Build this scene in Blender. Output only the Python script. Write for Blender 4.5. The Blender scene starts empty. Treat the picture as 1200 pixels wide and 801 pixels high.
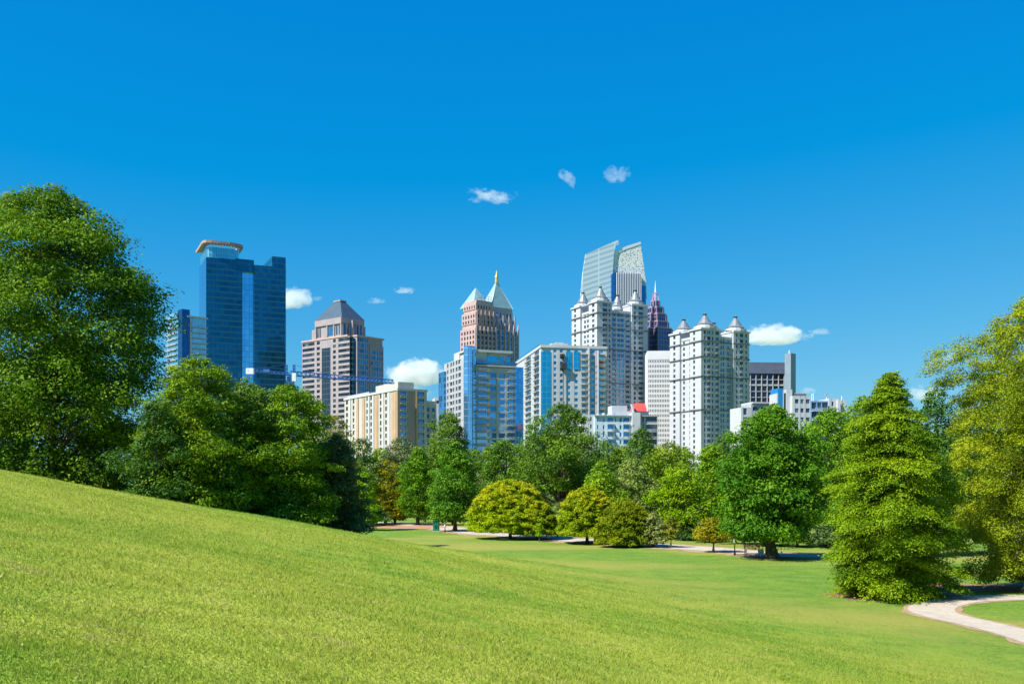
import bpy, math, random
import numpy as np
from math import radians, sin, cos, pi
from mathutils import Vector

SC = bpy.context.scene
COL = SC.collection
EYE = 7.0          # eye height above the flat field
F = 1167.0         # focal length in pixels of the 1200 px wide photograph
HY = 570.0         # horizon row
rs = np.random.RandomState

# ------------------------------------------------------------------ world
SUN_EL = radians(47.0)
_h = Vector((-0.84, -0.54, 0)).normalized()
SUN = Vector((_h.x*cos(SUN_EL), _h.y*cos(SUN_EL), sin(SUN_EL)))
W = bpy.data.worlds.new("World"); SC.world = W; W.use_nodes = True
nt = W.node_tree; nt.nodes.clear()
out = nt.nodes.new('ShaderNodeOutputWorld'); bg = nt.nodes.new('ShaderNodeBackground')
sky = nt.nodes.new('ShaderNodeTexSky'); sky.sky_type = 'NISHITA'; sky.sun_disc = False
sky.sun_elevation = SUN_EL; sky.sun_rotation = math.atan2(_h.x, _h.y)
sky.altitude = 300; sky.air_density = 1.0; sky.dust_density = 0.25; sky.ozone_density = 3.0
# deep, polarised blue of the photograph: a per-channel curve on the sky colour
EXPO = 1.0; K = 0.085*2**EXPO
sepc = nt.nodes.new('ShaderNodeSeparateColor'); cmb = nt.nodes.new('ShaderNodeCombineColor')
nt.links.new(sky.outputs[0], sepc.inputs[0])
def _m(op, a, b):
    n = nt.nodes.new('ShaderNodeMath'); n.operation = op
    for sck, v in ((n.inputs[0], a), (n.inputs[1], b)):
        if hasattr(v, 'links'): nt.links.new(v, sck)
        else: sck.default_value = v
    return n.outputs[0]
G07 = 2**0.7/2**EXPO      # the curve was fitted at exposure 0.7
for ch, (ref, val, pw) in enumerate([(None, None, None), (.209, .212, .70), (.462, .690, .25)]):
    x = _m('MULTIPLY', sepc.outputs[ch], K*G07)
    if ch == 0: y = _m('MAXIMUM', _m('MULTIPLY', _m('SUBTRACT', x, .205), .49), .0014)
    else: y = _m('MULTIPLY', _m('POWER', _m('DIVIDE', x, ref), pw), val)
    nt.links.new(_m('DIVIDE', y, K), cmb.inputs[ch])
nt.links.new(cmb.outputs[0], bg.inputs['Color'])
bg.inputs['Strength'].default_value = 0.085
nt.links.new(bg.outputs[0], out.inputs['Surface'])
sl = bpy.data.lights.new('sun', 'SUN'); sl.energy = 5.0; sl.angle = radians(0.55); sl.color = (1.0, 0.96, 0.89)
so = bpy.data.objects.new('sun', sl); COL.objects.link(so)
so.rotation_mode = 'QUATERNION'; so.rotation_quaternion = SUN.to_track_quat('Z', 'Y'); so.location = (-60, -40, 120)
SC.view_settings.view_transform = 'Standard'; SC.view_settings.look = 'None'
SC.view_settings.exposure = EXPO; SC.view_settings.gamma = 1.0; SC.view_settings.use_curve_mapping = False
cd = bpy.data.cameras.new('camera'); cam = bpy.data.objects.new('camera', cd); COL.objects.link(cam)
cam.location = (0, 0, EYE); cam.rotation_euler = (pi/2, 0, 0)
cd.sensor_width = 36; cd.lens = F/1200*36; cd.shift_y = (HY-400.5)/1200.0
cd.clip_start = 0.1; cd.clip_end = 30000
SC.camera = cam
SC.cycles.use_denoising = True
SC.cycles.max_bounces = 6; SC.cycles.diffuse_bounces = 3; SC.cycles.glossy_bounces = 3
SC.cycles.transmission_bounces = 3; SC.cycles.transparent_max_bounces = 8; SC.cycles.volume_bounces = 3
SC.cycles.sample_clamp_indirect = 4.0

# ------------------------------------------------------------------ helpers
def tag(o, label=None, cat=None, group=None, kind=None):
    if label: o['label'] = label
    if cat: o['category'] = cat
    if group: o['group'] = group
    if kind: o['kind'] = kind
    return o
def empty(name, loc, rz=0.0):
    o = bpy.data.objects.new(name, None); COL.objects.link(o)
    o.location = loc; o.rotation_euler = (0, 0, rz); o.empty_display_size = 1.0
    return o
def link(name, me, parent=None):
    o = bpy.data.objects.new(name, me); COL.objects.link(o)
    if parent: o.parent = parent
    return o
def np_mesh(name, V, Fq, mat, smooth=False, attr=None):
    """V (n,3) float, Fq (m,k) int with k = 3 or 4"""
    V = np.ascontiguousarray(V, dtype=np.float32); Fq = np.ascontiguousarray(Fq, dtype=np.int32)
    m, k = Fq.shape
    me = bpy.data.meshes.new(name)
    me.vertices.add(len(V)); me.vertices.foreach_set('co', V.ravel())
    me.loops.add(m*k); me.loops.foreach_set('vertex_index', Fq.ravel())
    me.polygons.add(m)
    me.polygons.foreach_set('loop_start', np.arange(0, m*k, k, dtype=np.int32))
    me.polygons.foreach_set('loop_total', np.full(m, k, dtype=np.int32))
    me.polygons.foreach_set('use_smooth', np.full(m, smooth, dtype=bool))
    me.update(calc_edges=True)
    if attr is not None:
        for an, (dom, arr) in attr.items():
            a = me.attributes.new(an, 'FLOAT', dom); a.data.foreach_set('value', np.asarray(arr, np.float32))
    if mat: me.materials.append(mat)
    return me
class MB:
    def __init__(s): s.v = []; s.f = []
    def box(s, x0, x1, y0, y1, z0, z1):
        if x1 < x0: x0, x1 = x1, x0
        if y1 < y0: y0, y1 = y1, y0
        if z1 - z0 < 1e-4: return s
        n = len(s.v)
        s.v += [(x0,y0,z0),(x1,y0,z0),(x1,y1,z0),(x0,y1,z0),(x0,y0,z1),(x1,y0,z1),(x1,y1,z1),(x0,y1,z1)]
        s.f += [(n,n+3,n+2,n+1),(n+4,n+5,n+6,n+7),(n,n+1,n+5,n+4),(n+1,n+2,n+6,n+5),(n+2,n+3,n+7,n+6),(n+3,n,n+4,n+7)]
        return s
    def prism(s, poly, z0, z1, top=None):
        n = len(s.v); k = len(poly); top = top or poly
        s.v += [(p[0], p[1], z0) for p in poly] + [(p[0], p[1], z1) for p in top]
        s.f.append(tuple(n+k-1-i for i in range(k))); s.f.append(tuple(n+k+i for i in range(k)))
        for i in range(k):
            j = (i+1) % k; s.f.append((n+i, n+j, n+k+j, n+k+i))
        return s
    def cone(s, cx, cy, z0, z1, r0, r1, k=8, rot=0.0):
        a = [rot+2*pi*i/k for i in range(k)]
        return s.prism([(cx+r0*cos(t), cy+r0*sin(t)) for t in a], z0, z1, [(cx+r1*cos(t), cy+r1*sin(t)) for t in a])
    def bar(s, a, b, r, k=4):
        a = Vector(a); b = Vector(b); d = (b-a).normalized()
        u = d.orthogonal().normalized(); w = d.cross(u); n = len(s.v)
        for p in (a, b):
            for i in range(k):
                t = 2*pi*i/k+pi/4; q = p+u*(r*cos(t))+w*(r*sin(t)); s.v.append(tuple(q))
        for i in range(k):
            j = (i+1) % k; s.f.append((n+i, n+j, n+k+j, n+k+i))
        s.f.append(tuple(n+k-1-i for i in range(k))); s.f.append(tuple(n+k+i for i in range(k)))
        return s
    def mesh(s, name, mat):
        me = bpy.data.meshes.new(name); me.from_pydata(s.v, [], s.f); me.update()
        me.materials.append(mat); return me
    def build(s, name, mat, parent=None):
        return link(name, s.mesh(name, mat), parent)

# ------------------------------------------------------------------ materials
def newmat(name):
    m = bpy.data.materials.new(name); m.use_nodes = True
    t = m.node_tree; t.nodes.clear()
    o = t.nodes.new('ShaderNodeOutputMaterial')
    return m, t, o
def N(t, kind, **kw):
    n = t.nodes.new(kind)
    for k, v in kw.items():
        if hasattr(n, k): setattr(n, k, v)
        else: n.inputs[k.replace('_', ' ')].default_value = v
    return n
def mix(t, fac, a, b, mode='MIX'):
    n = t.nodes.new('ShaderNodeMix'); n.data_type = 'RGBA'; n.blend_type = mode
    for sock, v in ((n.inputs[0], fac), (n.inputs[6], a), (n.inputs[7], b)):
        if hasattr(v, 'links'): t.links.new(v, sock)
        elif isinstance(v, (int, float)): sock.default_value = v
        else: sock.default_value = (*v, 1) if len(v) == 3 else v
    return n.outputs[2]
def ramp(t, fac, lo, hi, a=0.0, b=1.0):
    n = t.nodes.new('ShaderNodeMapRange'); t.links.new(fac, n.inputs[0])
    n.inputs[1].default_value = lo; n.inputs[2].default_value = hi
    n.inputs[3].default_value = a; n.inputs[4].default_value = b
    return n.outputs[0]
def math_(t, op, a, b=None):
    n = t.nodes.new('ShaderNodeMath'); n.operation = op
    for sock, v in ((n.inputs[0], a), (n.inputs[1], b)):
        if v is None: continue
        if hasattr(v, 'links'): t.links.new(v, sock)
        else: sock.default_value = v
    return n.outputs[0]
def noise(t, vec, scale, detail=3.0, rough=0.55):
    n = t.nodes.new('ShaderNodeTexNoise'); n.inputs['Scale'].default_value = scale
    n.inputs['Detail'].default_value = detail; n.inputs['Roughness'].default_value = rough
    if vec is not None: t.links.new(vec, n.inputs['Vector'])
    return n.outputs[0]

def plain(name, col, rough=0.7, metal=0.0, var=0.12, scale=0.25, spec=0.3):
    """painted / rendered / stone surface with soft wear"""
    m, t, o = newmat(name)
    tc = N(t, 'ShaderNodeTexCoord'); b = N(t, 'ShaderNodeBsdfPrincipled')
    n1 = noise(t, tc.outputs['Object'], scale, 4); 
    mp = N(t, 'ShaderNodeMapping'); mp.inputs['Scale'].default_value = (1.0, 1.0, 0.08); t.links.new(tc.outputs['Object'], mp.inputs[0])
    n2 = noise(t, mp.outputs[0], scale*4, 3)
    f = math_(t, 'MULTIPLY', ramp(t, n1, .3, .7, 1-var, 1+var*.5), ramp(t, n2, .3, .7, 1-var*.7, 1+var*.3))
    c = mix(t, 1.0, col, (1, 1, 1), 'MULTIPLY')
    vm = N(t, 'ShaderNodeVectorMath', operation='SCALE'); t.links.new(c, vm.inputs[0]); t.links.new(f, vm.inputs['Scale'])
    t.links.new(vm.outputs[0], b.inputs['Base Color'])
    b.inputs['Roughness'].default_value = rough; b.inputs['Metallic'].default_value = metal
    b.inputs['Specular IOR Level'].default_value = spec
    t.links.new(b.outputs[0], o.inputs[0]); return m

def glass(name, col, metal=0.85, rough=0.07, jitter=0.35):
    """a window pane seen from outside: dark, mirror-like, each pane a little different"""
    m, t, o = newmat(name)
    oi = N(t, 'ShaderNodeObjectInfo'); b = N(t, 'ShaderNodeBsdfPrincipled')
    tc = N(t, 'ShaderNodeTexCoord')
    n1 = noise(t, tc.outputs['Object'], .31, 2)
    r = math_(t, 'ADD', oi.outputs['Random'], math_(t, 'MULTIPLY', n1, .6))
    c = mix(t, ramp(t, r, .35, 1.2), [x*(1-jitter) for x in col], [min(1, x*(1+jitter)+.01) for x in col])
    # some windows have pale blinds drawn behind the glass
    wn = N(t, 'ShaderNodeTexWhiteNoise', noise_dimensions='4D'); t.links.new(oi.outputs['Random'], wn.inputs['W'])
    vs = N(t, 'ShaderNodeVectorMath', operation='SNAP'); t.links.new(tc.outputs['Object'], vs.inputs[0]); vs.inputs[1].default_value = (3.3, 3.3, 3.0); t.links.new(vs.outputs[0], wn.inputs['Vector'])
    bl = math_(t, 'GREATER_THAN', wn.outputs[0], .80); c = mix(t, math_(t, 'MULTIPLY', bl, .7), c, (.26, .27, .28))
    t.links.new(c, b.inputs['Base Color'])
    b.inputs['Metallic'].default_value = metal; b.inputs['Roughness'].default_value = rough
    t.links.new(b.outputs[0], o.inputs[0]); return m

def curtain(name, col, line, fh, bw, band=None, bandw=0.3, lw=0.05, metal=0.85, rough=0.06, var=.3, vlines=True, wob=0.004):
    """curtain wall: panes of fh x bw metres in object space, mullion lines, optional spandrel band"""
    m, t, o = newmat(name)
    tc = N(t, 'ShaderNodeTexCoord'); sp = N(t, 'ShaderNodeSeparateXYZ'); t.links.new(tc.outputs['Object'], sp.inputs[0])
    zf = math_(t, 'DIVIDE', sp.outputs[2], fh)
    xy = math_(t, 'ADD', sp.outputs[0], sp.outputs[1]); uf = math_(t, 'DIVIDE', xy, bw)
    zfl = math_(t, 'FLOOR', zf); ufl = math_(t, 'FLOOR', uf)
    cb = N(t, 'ShaderNodeCombineXYZ'); t.links.new(ufl, cb.inputs[0]); t.links.new(zfl, cb.inputs[1])
    wn = N(t, 'ShaderNodeTexWhiteNoise', noise_dimensions='2D'); t.links.new(cb.outputs[0], wn.inputs[0])
    big = noise(t, tc.outputs['Object'], .035, 4)  # broad noise paints uneven reflections into the glass colour
    v = math_(t, 'ADD', math_(t, 'MULTIPLY', wn.outputs[0], .28), math_(t, 'MULTIPLY', big, 1.1))
    base = mix(t, ramp(t, v, .3, 1.0), [x*(1-var) for x in col], [min(1, x*(1+var)) for x in col])
    b = N(t, 'ShaderNodeBsdfPrincipled')
    lz = math_(t, 'LESS_THAN', math_(t, 'FRACT', zf), lw); 
    msk = lz
    if vlines:
        lu = math_(t, 'LESS_THAN', math_(t, 'FRACT', uf), lw*fh/bw); msk = math_(t, 'MAXIMUM', lz, lu)
    if band:
        bz = math_(t, 'LESS_THAN', math_(t, 'FRACT', zf), bandw); base = mix(t, bz, base, band)
        t.links.new(math_(t, 'MULTIPLY_ADD', bz, -metal), b.inputs['Metallic'])
        b.inputs['Metallic'].links[0].from_node.inputs[2].default_value = metal
    else: b.inputs['Metallic'].default_value = metal
    c = mix(t, msk, base, line)
    t.links.new(c, b.inputs['Base Color'])
    t.links.new(ramp(t, msk, 0, 1, rough, .45), b.inputs['Roughness'])
    # each pane is tilted by a hair, so reflections break up from pane to pane
    geo = N(t, 'ShaderNodeNewGeometry')
    vs = N(t, 'ShaderNodeVectorMath', operation='SUBTRACT'); t.links.new(wn.outputs[1], vs.inputs[0]); vs.inputs[1].default_value = (.5, .5, .5)
    vsc = N(t, 'ShaderNodeVectorMath', operation='SCALE'); t.links.new(vs.outputs[0], vsc.inputs[0]); vsc.inputs['Scale'].default_value = wob*8
    va = N(t, 'ShaderNodeVectorMath', operation='ADD'); t.links.new(geo.outputs['Normal'], va.inputs[0]); t.links.new(vsc.outputs[0], va.inputs[1])
    vn = N(t, 'ShaderNodeVectorMath', operation='NORMALIZE'); t.links.new(va.outputs[0], vn.inputs[0])
    t.links.new(vn.outputs[0], b.inputs['Normal'])
    t.links.new(b.outputs[0], o.inputs[0]); return m

# ------------------------------------------------------------------ terrain
def softp(x, k): return k*np.logaddexp(0, x/k)
def hill_plane(X, Y):
    X = np.asarray(X, float); Y = np.asarray(Y, float)
    p = 5.35-.2008*X-.0551*Y
    p = 16-softp(16-p, 1.0)
    d = (X+28)*(-.784)+(Y-55)*.62
    return p-.30*softp(d-.5, 1.2)
def field_plane(X, Y):
    X = np.asarray(X, float); Y = np.asarray(Y, float)
    return np.clip((Y-230)*.01, 0, 4.0)
def ground(X, Y):
    X = np.asarray(X, float); Y = np.asarray(Y, float)
    f = field_plane(X, Y)
    z = f+softp(hill_plane(X, Y)-f, .8)
    near = np.exp(-((X/260)**2+(Y/260)**2))
    z = z+near*(.05*np.sin(X*.31+Y*.17+1)+.04*np.sin(X*.13-Y*.23)+.03*np.sin(X*.7+Y*.45+2)*np.exp(-Y/60))
    return z
Z0 = float(ground(0, 0))
EYE_OFF = 0
def gz(x, y): return float(ground(x, y))
def ground_hit(px, py):
    """the point of the ground seen at a photo pixel"""
    dx, dz = (px-600)/F, (HY-py)/F
    Ys = np.exp(np.linspace(math.log(4), math.log(700), 4000))
    below = (EYE+dz*Ys) < ground(dx*Ys, Ys)
    i = int(np.argmax(below)); Y = float(Ys[i]); return dx*Y, Y, gz(dx*Y, Y)
# ------------------------------------------------------------------ lawn
def grid_axis(lo, hi, step, far_lo, far_hi):
    a = list(np.arange(lo, hi+step, step)); s = step
    x = a[-1]
    while x < far_hi: s *= 1.16; x += s; a.append(x)
    x = a[0]; s = step
    while x > far_lo: s *= 1.16; x -= s; a.insert(0, x)
    return np.array(a)
gx = grid_axis(-70, 80, 1.0, -6000, 6000); gy = grid_axis(-12, 200, 1.0, -900, 9000)
GX, GY = np.meshgrid(gx, gy); GZ = ground(GX, GY)
V = np.stack([GX, GY, GZ], -1).reshape(-1, 3); nx = len(gx); ny = len(gy)
ii, jj = np.meshgrid(np.arange(nx-1), np.arange(ny-1)); q = (jj*nx+ii).ravel()
Fq = np.stack([q, q+1, q+nx+1, q+nx], -1)
hillw = 1/(1+np.exp(-(hill_plane(GX, GY)-field_plane(GX, GY)-.2)/.75))

def grass_colour(t, hill):
    g = N(t, 'ShaderNodeNewGeometry'); pos = g.outputs['Position']
    st = N(t, 'ShaderNodeMapping'); st.inputs['Scale'].default_value = (.35, 1.0, 1.0); t.links.new(pos, st.inputs[0])
    big = noise(t, pos, .07, 4, .6); mid = noise(t, pos, .45, 4, .62); fine = noise(t, pos, 3.2, 4, .7); vf = noise(t, pos, 14, 3, .7)
    streak = noise(t, st.outputs[0], .055, 3, .5)
    a = mix(t, ramp(t, mid, .40, .60), (.140, .245, .020), (.280, .325, .036))
    a = mix(t, ramp(t, big, .42, .60, 0, .8), a, (.33, .345, .045))
    a = mix(t, ramp(t, big, .44, .30, 0, .7), a, (.135, .265, .022))
    a = mix(t, ramp(t, fine, .48, .74, 0, .6), a, (.36, .34, .085))        # dry straw flecks
    a = mix(t, ramp(t, fine, .46, .22, 0, .6), a, (.10, .20, .020))
    d1 = noise(t, pos, .9, 5, .7)
    a = mix(t, ramp(t, d1, .57, .70, 0, .7), a, (.36, .30, .10))
    f = mix(t, ramp(t, mid, .38, .62), (.085, .200, .026), (.140, .255, .030))
    f = mix(t, ramp(t, streak, .47, .58, 0, .9), f, (.265, .275, .060))     # worn, drier strips of the field
    f = mix(t, ramp(t, big, .60, .74, 0, .6), f, (.27, .245, .075))
    f = mix(t, ramp(t, fine, .5, .68, 0, .6), f, (.26, .30, .07))
    f = mix(t, ramp(t, fine, .47, .30, 0, .6), f, (.075, .16, .02))
    c = mix(t, hill, f, a)
    c = mix(t, 1.0, mix(t, hill, (1.12, 1.02, 1.10), (1.18, 1.21, 1.25)), c, 'MULTIPLY')
    return mix(t, ramp(t, vf, .3, .7, .0, .22), c, (.06, .12, .012)), vf, fine
mlawn, t, o = newmat('lawn_grass')
at = N(t, 'ShaderNodeAttribute'); at.attribute_name = 'hill'
c, vf, fine = grass_colour(t, at.outputs['Fac'])
b = N(t, 'ShaderNodeBsdfPrincipled'); b.inputs['Roughness'].default_value = .85; b.inputs['Specular IOR Level'].default_value = .04
t.links.new(c, b.inputs['Base Color'])
bp = N(t, 'ShaderNodeBump'); bp.inputs['Strength'].default_value = .9; bp.inputs['Distance'].default_value = .10
t.links.new(math_(t, 'ADD', vf, fine), bp.inputs['Height']); t.links.new(bp.outputs[0], b.inputs['Normal'])
t.links.new(b.outputs[0], o.inputs[0])
me = np_mesh('lawn', V, Fq, mlawn, True, {'hill': ('POINT', hillw.ravel())})
tag(link('lawn', me), kind='structure')

# grass blades on the near slope: real tufts, sparser and wider further off
def grass_mesh():
    r = rs(5); P_ = []; cell = []
    # sample in (Y, X/Y) so that the density falls with distance
    n = 700000
    Y = 5.5*np.exp(r.rand(n)*math.log(120/5.5)); X = (r.rand(n)*1.24-.62)*Y
    hp = hill_plane(X, Y)-field_plane(X, Y)
    keep = (r.rand(n) < 1/(1+np.exp(-(hp-.3)/.45))*1.0)
    d = (X+28)*(-.784)+(Y-55)*.62
    keep &= (d < 3)
    keep &= r.rand(n) < np.clip((120-Y)/60, 0, 1)
    X = X[keep]; Y = Y[keep]; n = len(X)
    clump = .6+.8*(np.sin(X*2.1+3*np.sin(Y*1.3))*np.sin(Y*1.7+2*np.sin(X*.9))*.5+.5)
    Z = ground(X, Y)
    s = (Y/12.0)**.55
    h = (.022+.034*r.rand(n)**1.5)*clump*s**.6; w = .0050*(.7+.6*r.rand(n))*s*1.2
    az = r.rand(n)*2*pi; la = r.rand(n)*2*pi; ln = h*(.2+.9*r.rand(n))
    c = np.stack([X, Y, Z-.004], -1)
    t1 = np.stack([np.cos(az), np.sin(az), 0*az], -1)*w[:, None]
    tip = c+np.stack([np.cos(la)*ln, np.sin(la)*ln, h], -1)
    V = np.concatenate([(c-t1)[:, None], (c+t1)[:, None], tip[:, None]], 1).reshape(-1, 3)
    Fq = np.arange(3*n).reshape(n, 3)
    hw = 1/(1+np.exp(-(hill_plane(X, Y)-field_plane(X, Y)-.2)/.75))
    return V, Fq, hw, r.rand(n)
mblade, t, o = newmat('grass_blades')
at = N(t, 'ShaderNodeAttribute'); at.attribute_name = 'hill'; av = N(t, 'ShaderNodeAttribute'); av.attribute_name = 'v'
c, vf, fine = grass_colour(t, at.outputs['Fac'])
c = mix(t, ramp(t, av.outputs['Fac'], 0, .55, .55, 0), c, (.12, .26, .018))
c = mix(t, ramp(t, av.outputs['Fac'], .80, 1.0, 0, .6), c, (.42, .42, .14))
df = N(t, 'ShaderNodeBsdfDiffuse'); tr = N(t, 'ShaderNodeBsdfTranslucent'); ms = N(t, 'ShaderNodeMixShader'); ms.inputs[0].default_value = .4
t.links.new(c, df.inputs[0]); t.links.new(c, tr.inputs[0]); t.links.new(df.outputs[0], ms.inputs[1]); t.links.new(tr.outputs[0], ms.inputs[2])
t.links.new(ms.outputs[0], o.inputs[0])
V, Fq, hw, vv = grass_mesh()
tag(link('grass', np_mesh('grass', V, Fq, mblade, False, {'hill': ('FACE', hw), 'v': ('FACE', vv)})),
    'short green and straw coloured grass blades growing on the near slope', 'grass', kind='stuff')

# ------------------------------------------------------------------ paths
def smooth_line(pts, step=.5):
    P_ = [np.array(p, float) for p in pts]; P_ = [2*P_[0]-P_[1]]+P_+[2*P_[-1]-P_[-2]]; outp = []
    for i in range(1, len(P_)-2):
        a, b_, c_, d_ = P_[i-1], P_[i], P_[i+1], P_[i+2]; L = np.linalg.norm(c_-b_); k = max(2, int(L/step))
        for j in range(k):
            u = j/k
            outp.append(.5*((2*b_)+(-a+c_)*u+(2*a-5*b_+4*c_-d_)*u*u+(-a+3*b_-3*c_+d_)*u**3))
    outp.append(P_[-2]); return np.array(outp)
def ribbon(name, pts, w, lift, mat, cross=5, edge_noise=0.0, seed=1):
    L = smooth_line(pts); T = np.gradient(L, axis=0); T /= np.linalg.norm(T, axis=1)[:, None]; Nn = np.stack([-T[:, 1], T[:, 0]], -1)
    r = rs(seed); k = len(L); ph = r.rand(6)*6
    s = np.arange(k)*.5
    e1 = edge_noise*(np.sin(s*1.1+ph[0])+.6*np.sin(s*2.9+ph[1])+.5*r.randn(k)); e2 = edge_noise*(np.sin(s*1.3+ph[2])+.6*np.sin(s*3.3+ph[3])+.5*r.randn(k))
    rows = []
    for j in range(cross):
        u = j/(cross-1); off = (-(w/2+e1))*(1-u)+(w/2+e2)*u
        rows.append(L+Nn*off[:, None])
    A = np.stack(rows, 1); Z = ground(A[..., 0], A[..., 1])+lift
    V = np.concatenate([A, Z[..., None]], -1).reshape(-1, 3)
    q = (np.arange(k-1)[:, None]*cross+np.arange(cross-1)[None]).ravel()
    Fq = np.stack([q, q+1, q+cross+1, q+cross], -1)
    o_ = link(name, np_mesh(name, V, Fq, mat, True)); tag(o_, kind='structure'); return o_
mpath = plain('concrete_path', (.42, .36, .285), .9, 0, .16, 1.1)
mdirt = plain('bare_dirt', (.34, .235, .13), .95, 0, .25, 1.3)
mmulch = plain('mulch', (.30, .15, .085), .95, 0, .35, 1.5)
def pxl(l): return [ground_hit(*p)[:2] for p in l]
curve = pxl([(1330, 776), (1260, 762), (1200, 744), (1150, 731.5), (1108, 722.5), (1092, 715.5), (1098, 708.5), (1125, 703), (1165, 700.5), (1215, 700), (1290, 702), (1400, 705)])
ribbon('dirt_verge', curve, 3.15, .016, mdirt, 5, .10, 3)
ribbon('path', curve, 2.45, .030, mpath, 5, .02, 4)
far = pxl([(430, 612), (470, 613.5), (520, 618), (560, 624), (600, 626.5), (640, 630.5), (700, 634.5), (760, 638.5), (810, 641.5), (860, 645.5), (905, 649), (960, 651.5), (1035, 652)])
ribbon('dirt_verge', far, 8.6, .016, mdirt, 5, .4, 5)
ribbon('path', far, 5.4, .034, mpath, 5, .03, 6)
def patch(name, cx, cy, rx, ry, lift, mat, seed):
    r = rs(seed); k = 56; ph = r.rand(8)*6.28
    V = [(cx, cy)]
    for ring in (.33, .66, 1.0):
        for i in range(k):
            a = 2*pi*i/k; w = 1+.12*sin(3*a+ph[0])+.09*sin(5*a+ph[1])+.06*sin(9*a+ph[2])+.04*r.randn()
            V.append((cx+rx*ring*w*cos(a), cy+ry*ring*w*sin(a)))
    V = np.array(V); Z = ground(V[:, 0], V[:, 1])+lift
    Fq = [(0, 1+i, 1+(i+1) % k) for i in range(k)]
    for g_ in (0, 1):
        for i in range(k):
            a, b_ = 1+g_*k+i, 1+g_*k+(i+1) % k; Fq += [(a, a+k, b_+k), (a, b_+k, b_)]
    o_ = link(name, np_mesh(name, np.concatenate([V, Z[:, None]], 1), np.array(Fq), mat, True)); tag(o_, kind='structure')
c_ = ground_hit(1052, 699); patch('mulch_bed', c_[0]+.5, c_[1]+1.0, 4.6, 3.0, .009, mmulch, 2)
c_ = ground_hit(1195, 697); patch('mulch_bed', c_[0]+.2, c_[1]+5.5, 8.5, 3.0, .012, mmulch, 4)
c_ = ground_hit(905, 654); patch('mulch_bed', c_[0]+2, c_[1]+.8, 5.5, 1.6, .009, mmulch, 5)
c_ = ground_hit(478, 617.5); patch('mulch_bed', c_[0], c_[1], 7.0, 6, .052, plain('red_clay', (.38, .19, .12), .95, 0, .2, .6), 6)

# a few dry leaves and clippings lying on the slope
r = rs(44); n = 420; Y = 6*np.exp(r.rand(n)*math.log(50/6)); X = (r.rand(n)*1.2-.6)*Y
k_ = hill_plane(X, Y) > field_plane(X, Y); X, Y = X[k_], Y[k_]; n = len(X); Z = ground(X, Y)+.035
a_ = r.rand(n)*2*pi; L_ = (.012+.018*r.rand(n))*(Y/14)**.4; u_ = np.stack([np.cos(a_), np.sin(a_), .5*r.randn(n)], -1)*L_[:, None]; w_ = np.stack([-np.sin(a_), np.cos(a_), .5*r.randn(n)], -1)*(L_*.5)[:, None]
c_ = np.stack([X, Y, Z], -1); V = np.stack([c_-u_, c_+w_, c_+u_, c_-w_], 1).reshape(-1, 3)
tag(link('fallen_leaves', np_mesh('fallen_leaves', V, np.arange(4*n).reshape(n, 4), plain('dry_leaf', (.33, .26, .12), .8, 0, .3, 3))), 'scattered dry straw coloured leaves and clippings lying on the slope', 'leaves', kind='stuff')
# ------------------------------------------------------------------ trees
def leaf_material(name, trans=.30, yellow=.5, rough=.6):
    m, t, o = newmat(name)
    oi = N(t, 'ShaderNodeObjectInfo'); a = N(t, 'ShaderNodeAttribute'); a.attribute_name = 'v'
    a2 = N(t, 'ShaderNodeAttribute'); a2.attribute_name = 'tip'
    tc = N(t, 'ShaderNodeTexCoord'); n1 = noise(t, tc.outputs['Object'], .22, 2)
    base = oi.outputs['Color']
    hsv = N(t, 'ShaderNodeHueSaturation'); t.links.new(base, hsv.inputs['Color'])
    t.links.new(ramp(t, a.outputs['Fac'], 0, 1, .515, .475), hsv.inputs['Hue'])
    t.links.new(math_(t, 'ADD', ramp(t, a.outputs['Fac'], 0, 1, .95, 2.35), ramp(t, n1, .3, .7, -.14, .14)), hsv.inputs['Value'])
    yl = N(t, 'ShaderNodeRGB'); yl.outputs[0].default_value = (.58, .47, .010, 1)
    alpha = oi.outputs['Alpha']   # how far the outer leaves have turned yellow
    hsv.inputs['Saturation'].default_value = 1.12
    c = mix(t, math_(t, 'MULTIPLY', a2.outputs['Fac'], math_(t, 'SUBTRACT', 1.0, alpha)), hsv.outputs[0], yl.outputs[0])
    df = N(t, 'ShaderNodeBsdfPrincipled'); df.inputs['Roughness'].default_value = rough; df.inputs['Specular IOR Level'].default_value = .16
    tr = N(t, 'ShaderNodeBsdfTranslucent')
    ct = mix(t, 1.0, c, (1.25, 1.15, .45), 'MULTIPLY')
    t.links.new(c, df.inputs['Base Color']); t.links.new(ct, tr.inputs[0])
    ms = N(t, 'ShaderNodeMixShader'); ms.inputs[0].default_value = trans
    t.links.new(df.outputs[0], ms.inputs[1]); t.links.new(tr.outputs[0], ms.inputs[2])
    t.links.new(ms.outputs[0], o.inputs[0]); return m
LEAF = leaf_material('foliage')
def bark_mat(name, c1, c2):
    m, t, o = newmat(name); tc = N(t, 'ShaderNodeTexCoord')
    mp = N(t, 'ShaderNodeMapping'); mp.inputs['Scale'].default_value = (1, 1, .18); t.links.new(tc.outputs['Object'], mp.inputs[0])
    n1 = noise(t, mp.outputs[0], 5, 5, .65); b = N(t, 'ShaderNodeBsdfPrincipled'); b.inputs['Roughness'].default_value = .9
    t.links.new(mix(t, ramp(t, n1, .35, .65), c1, c2), b.inputs['Base Color'])
    bp = N(t, 'ShaderNodeBump'); bp.inputs['Distance'].default_value = .05; t.links.new(n1, bp.inputs['Height']); t.links.new(bp.outputs[0], b.inputs['Normal'])
    t.links.new(b.outputs[0], o.inputs[0]); return m
BARK = bark_mat('dark_bark', (.045, .034, .025), (.12, .095, .075))
PALE = bark_mat('pale_bark', (.20, .175, .15), (.42, .38, .33))

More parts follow.
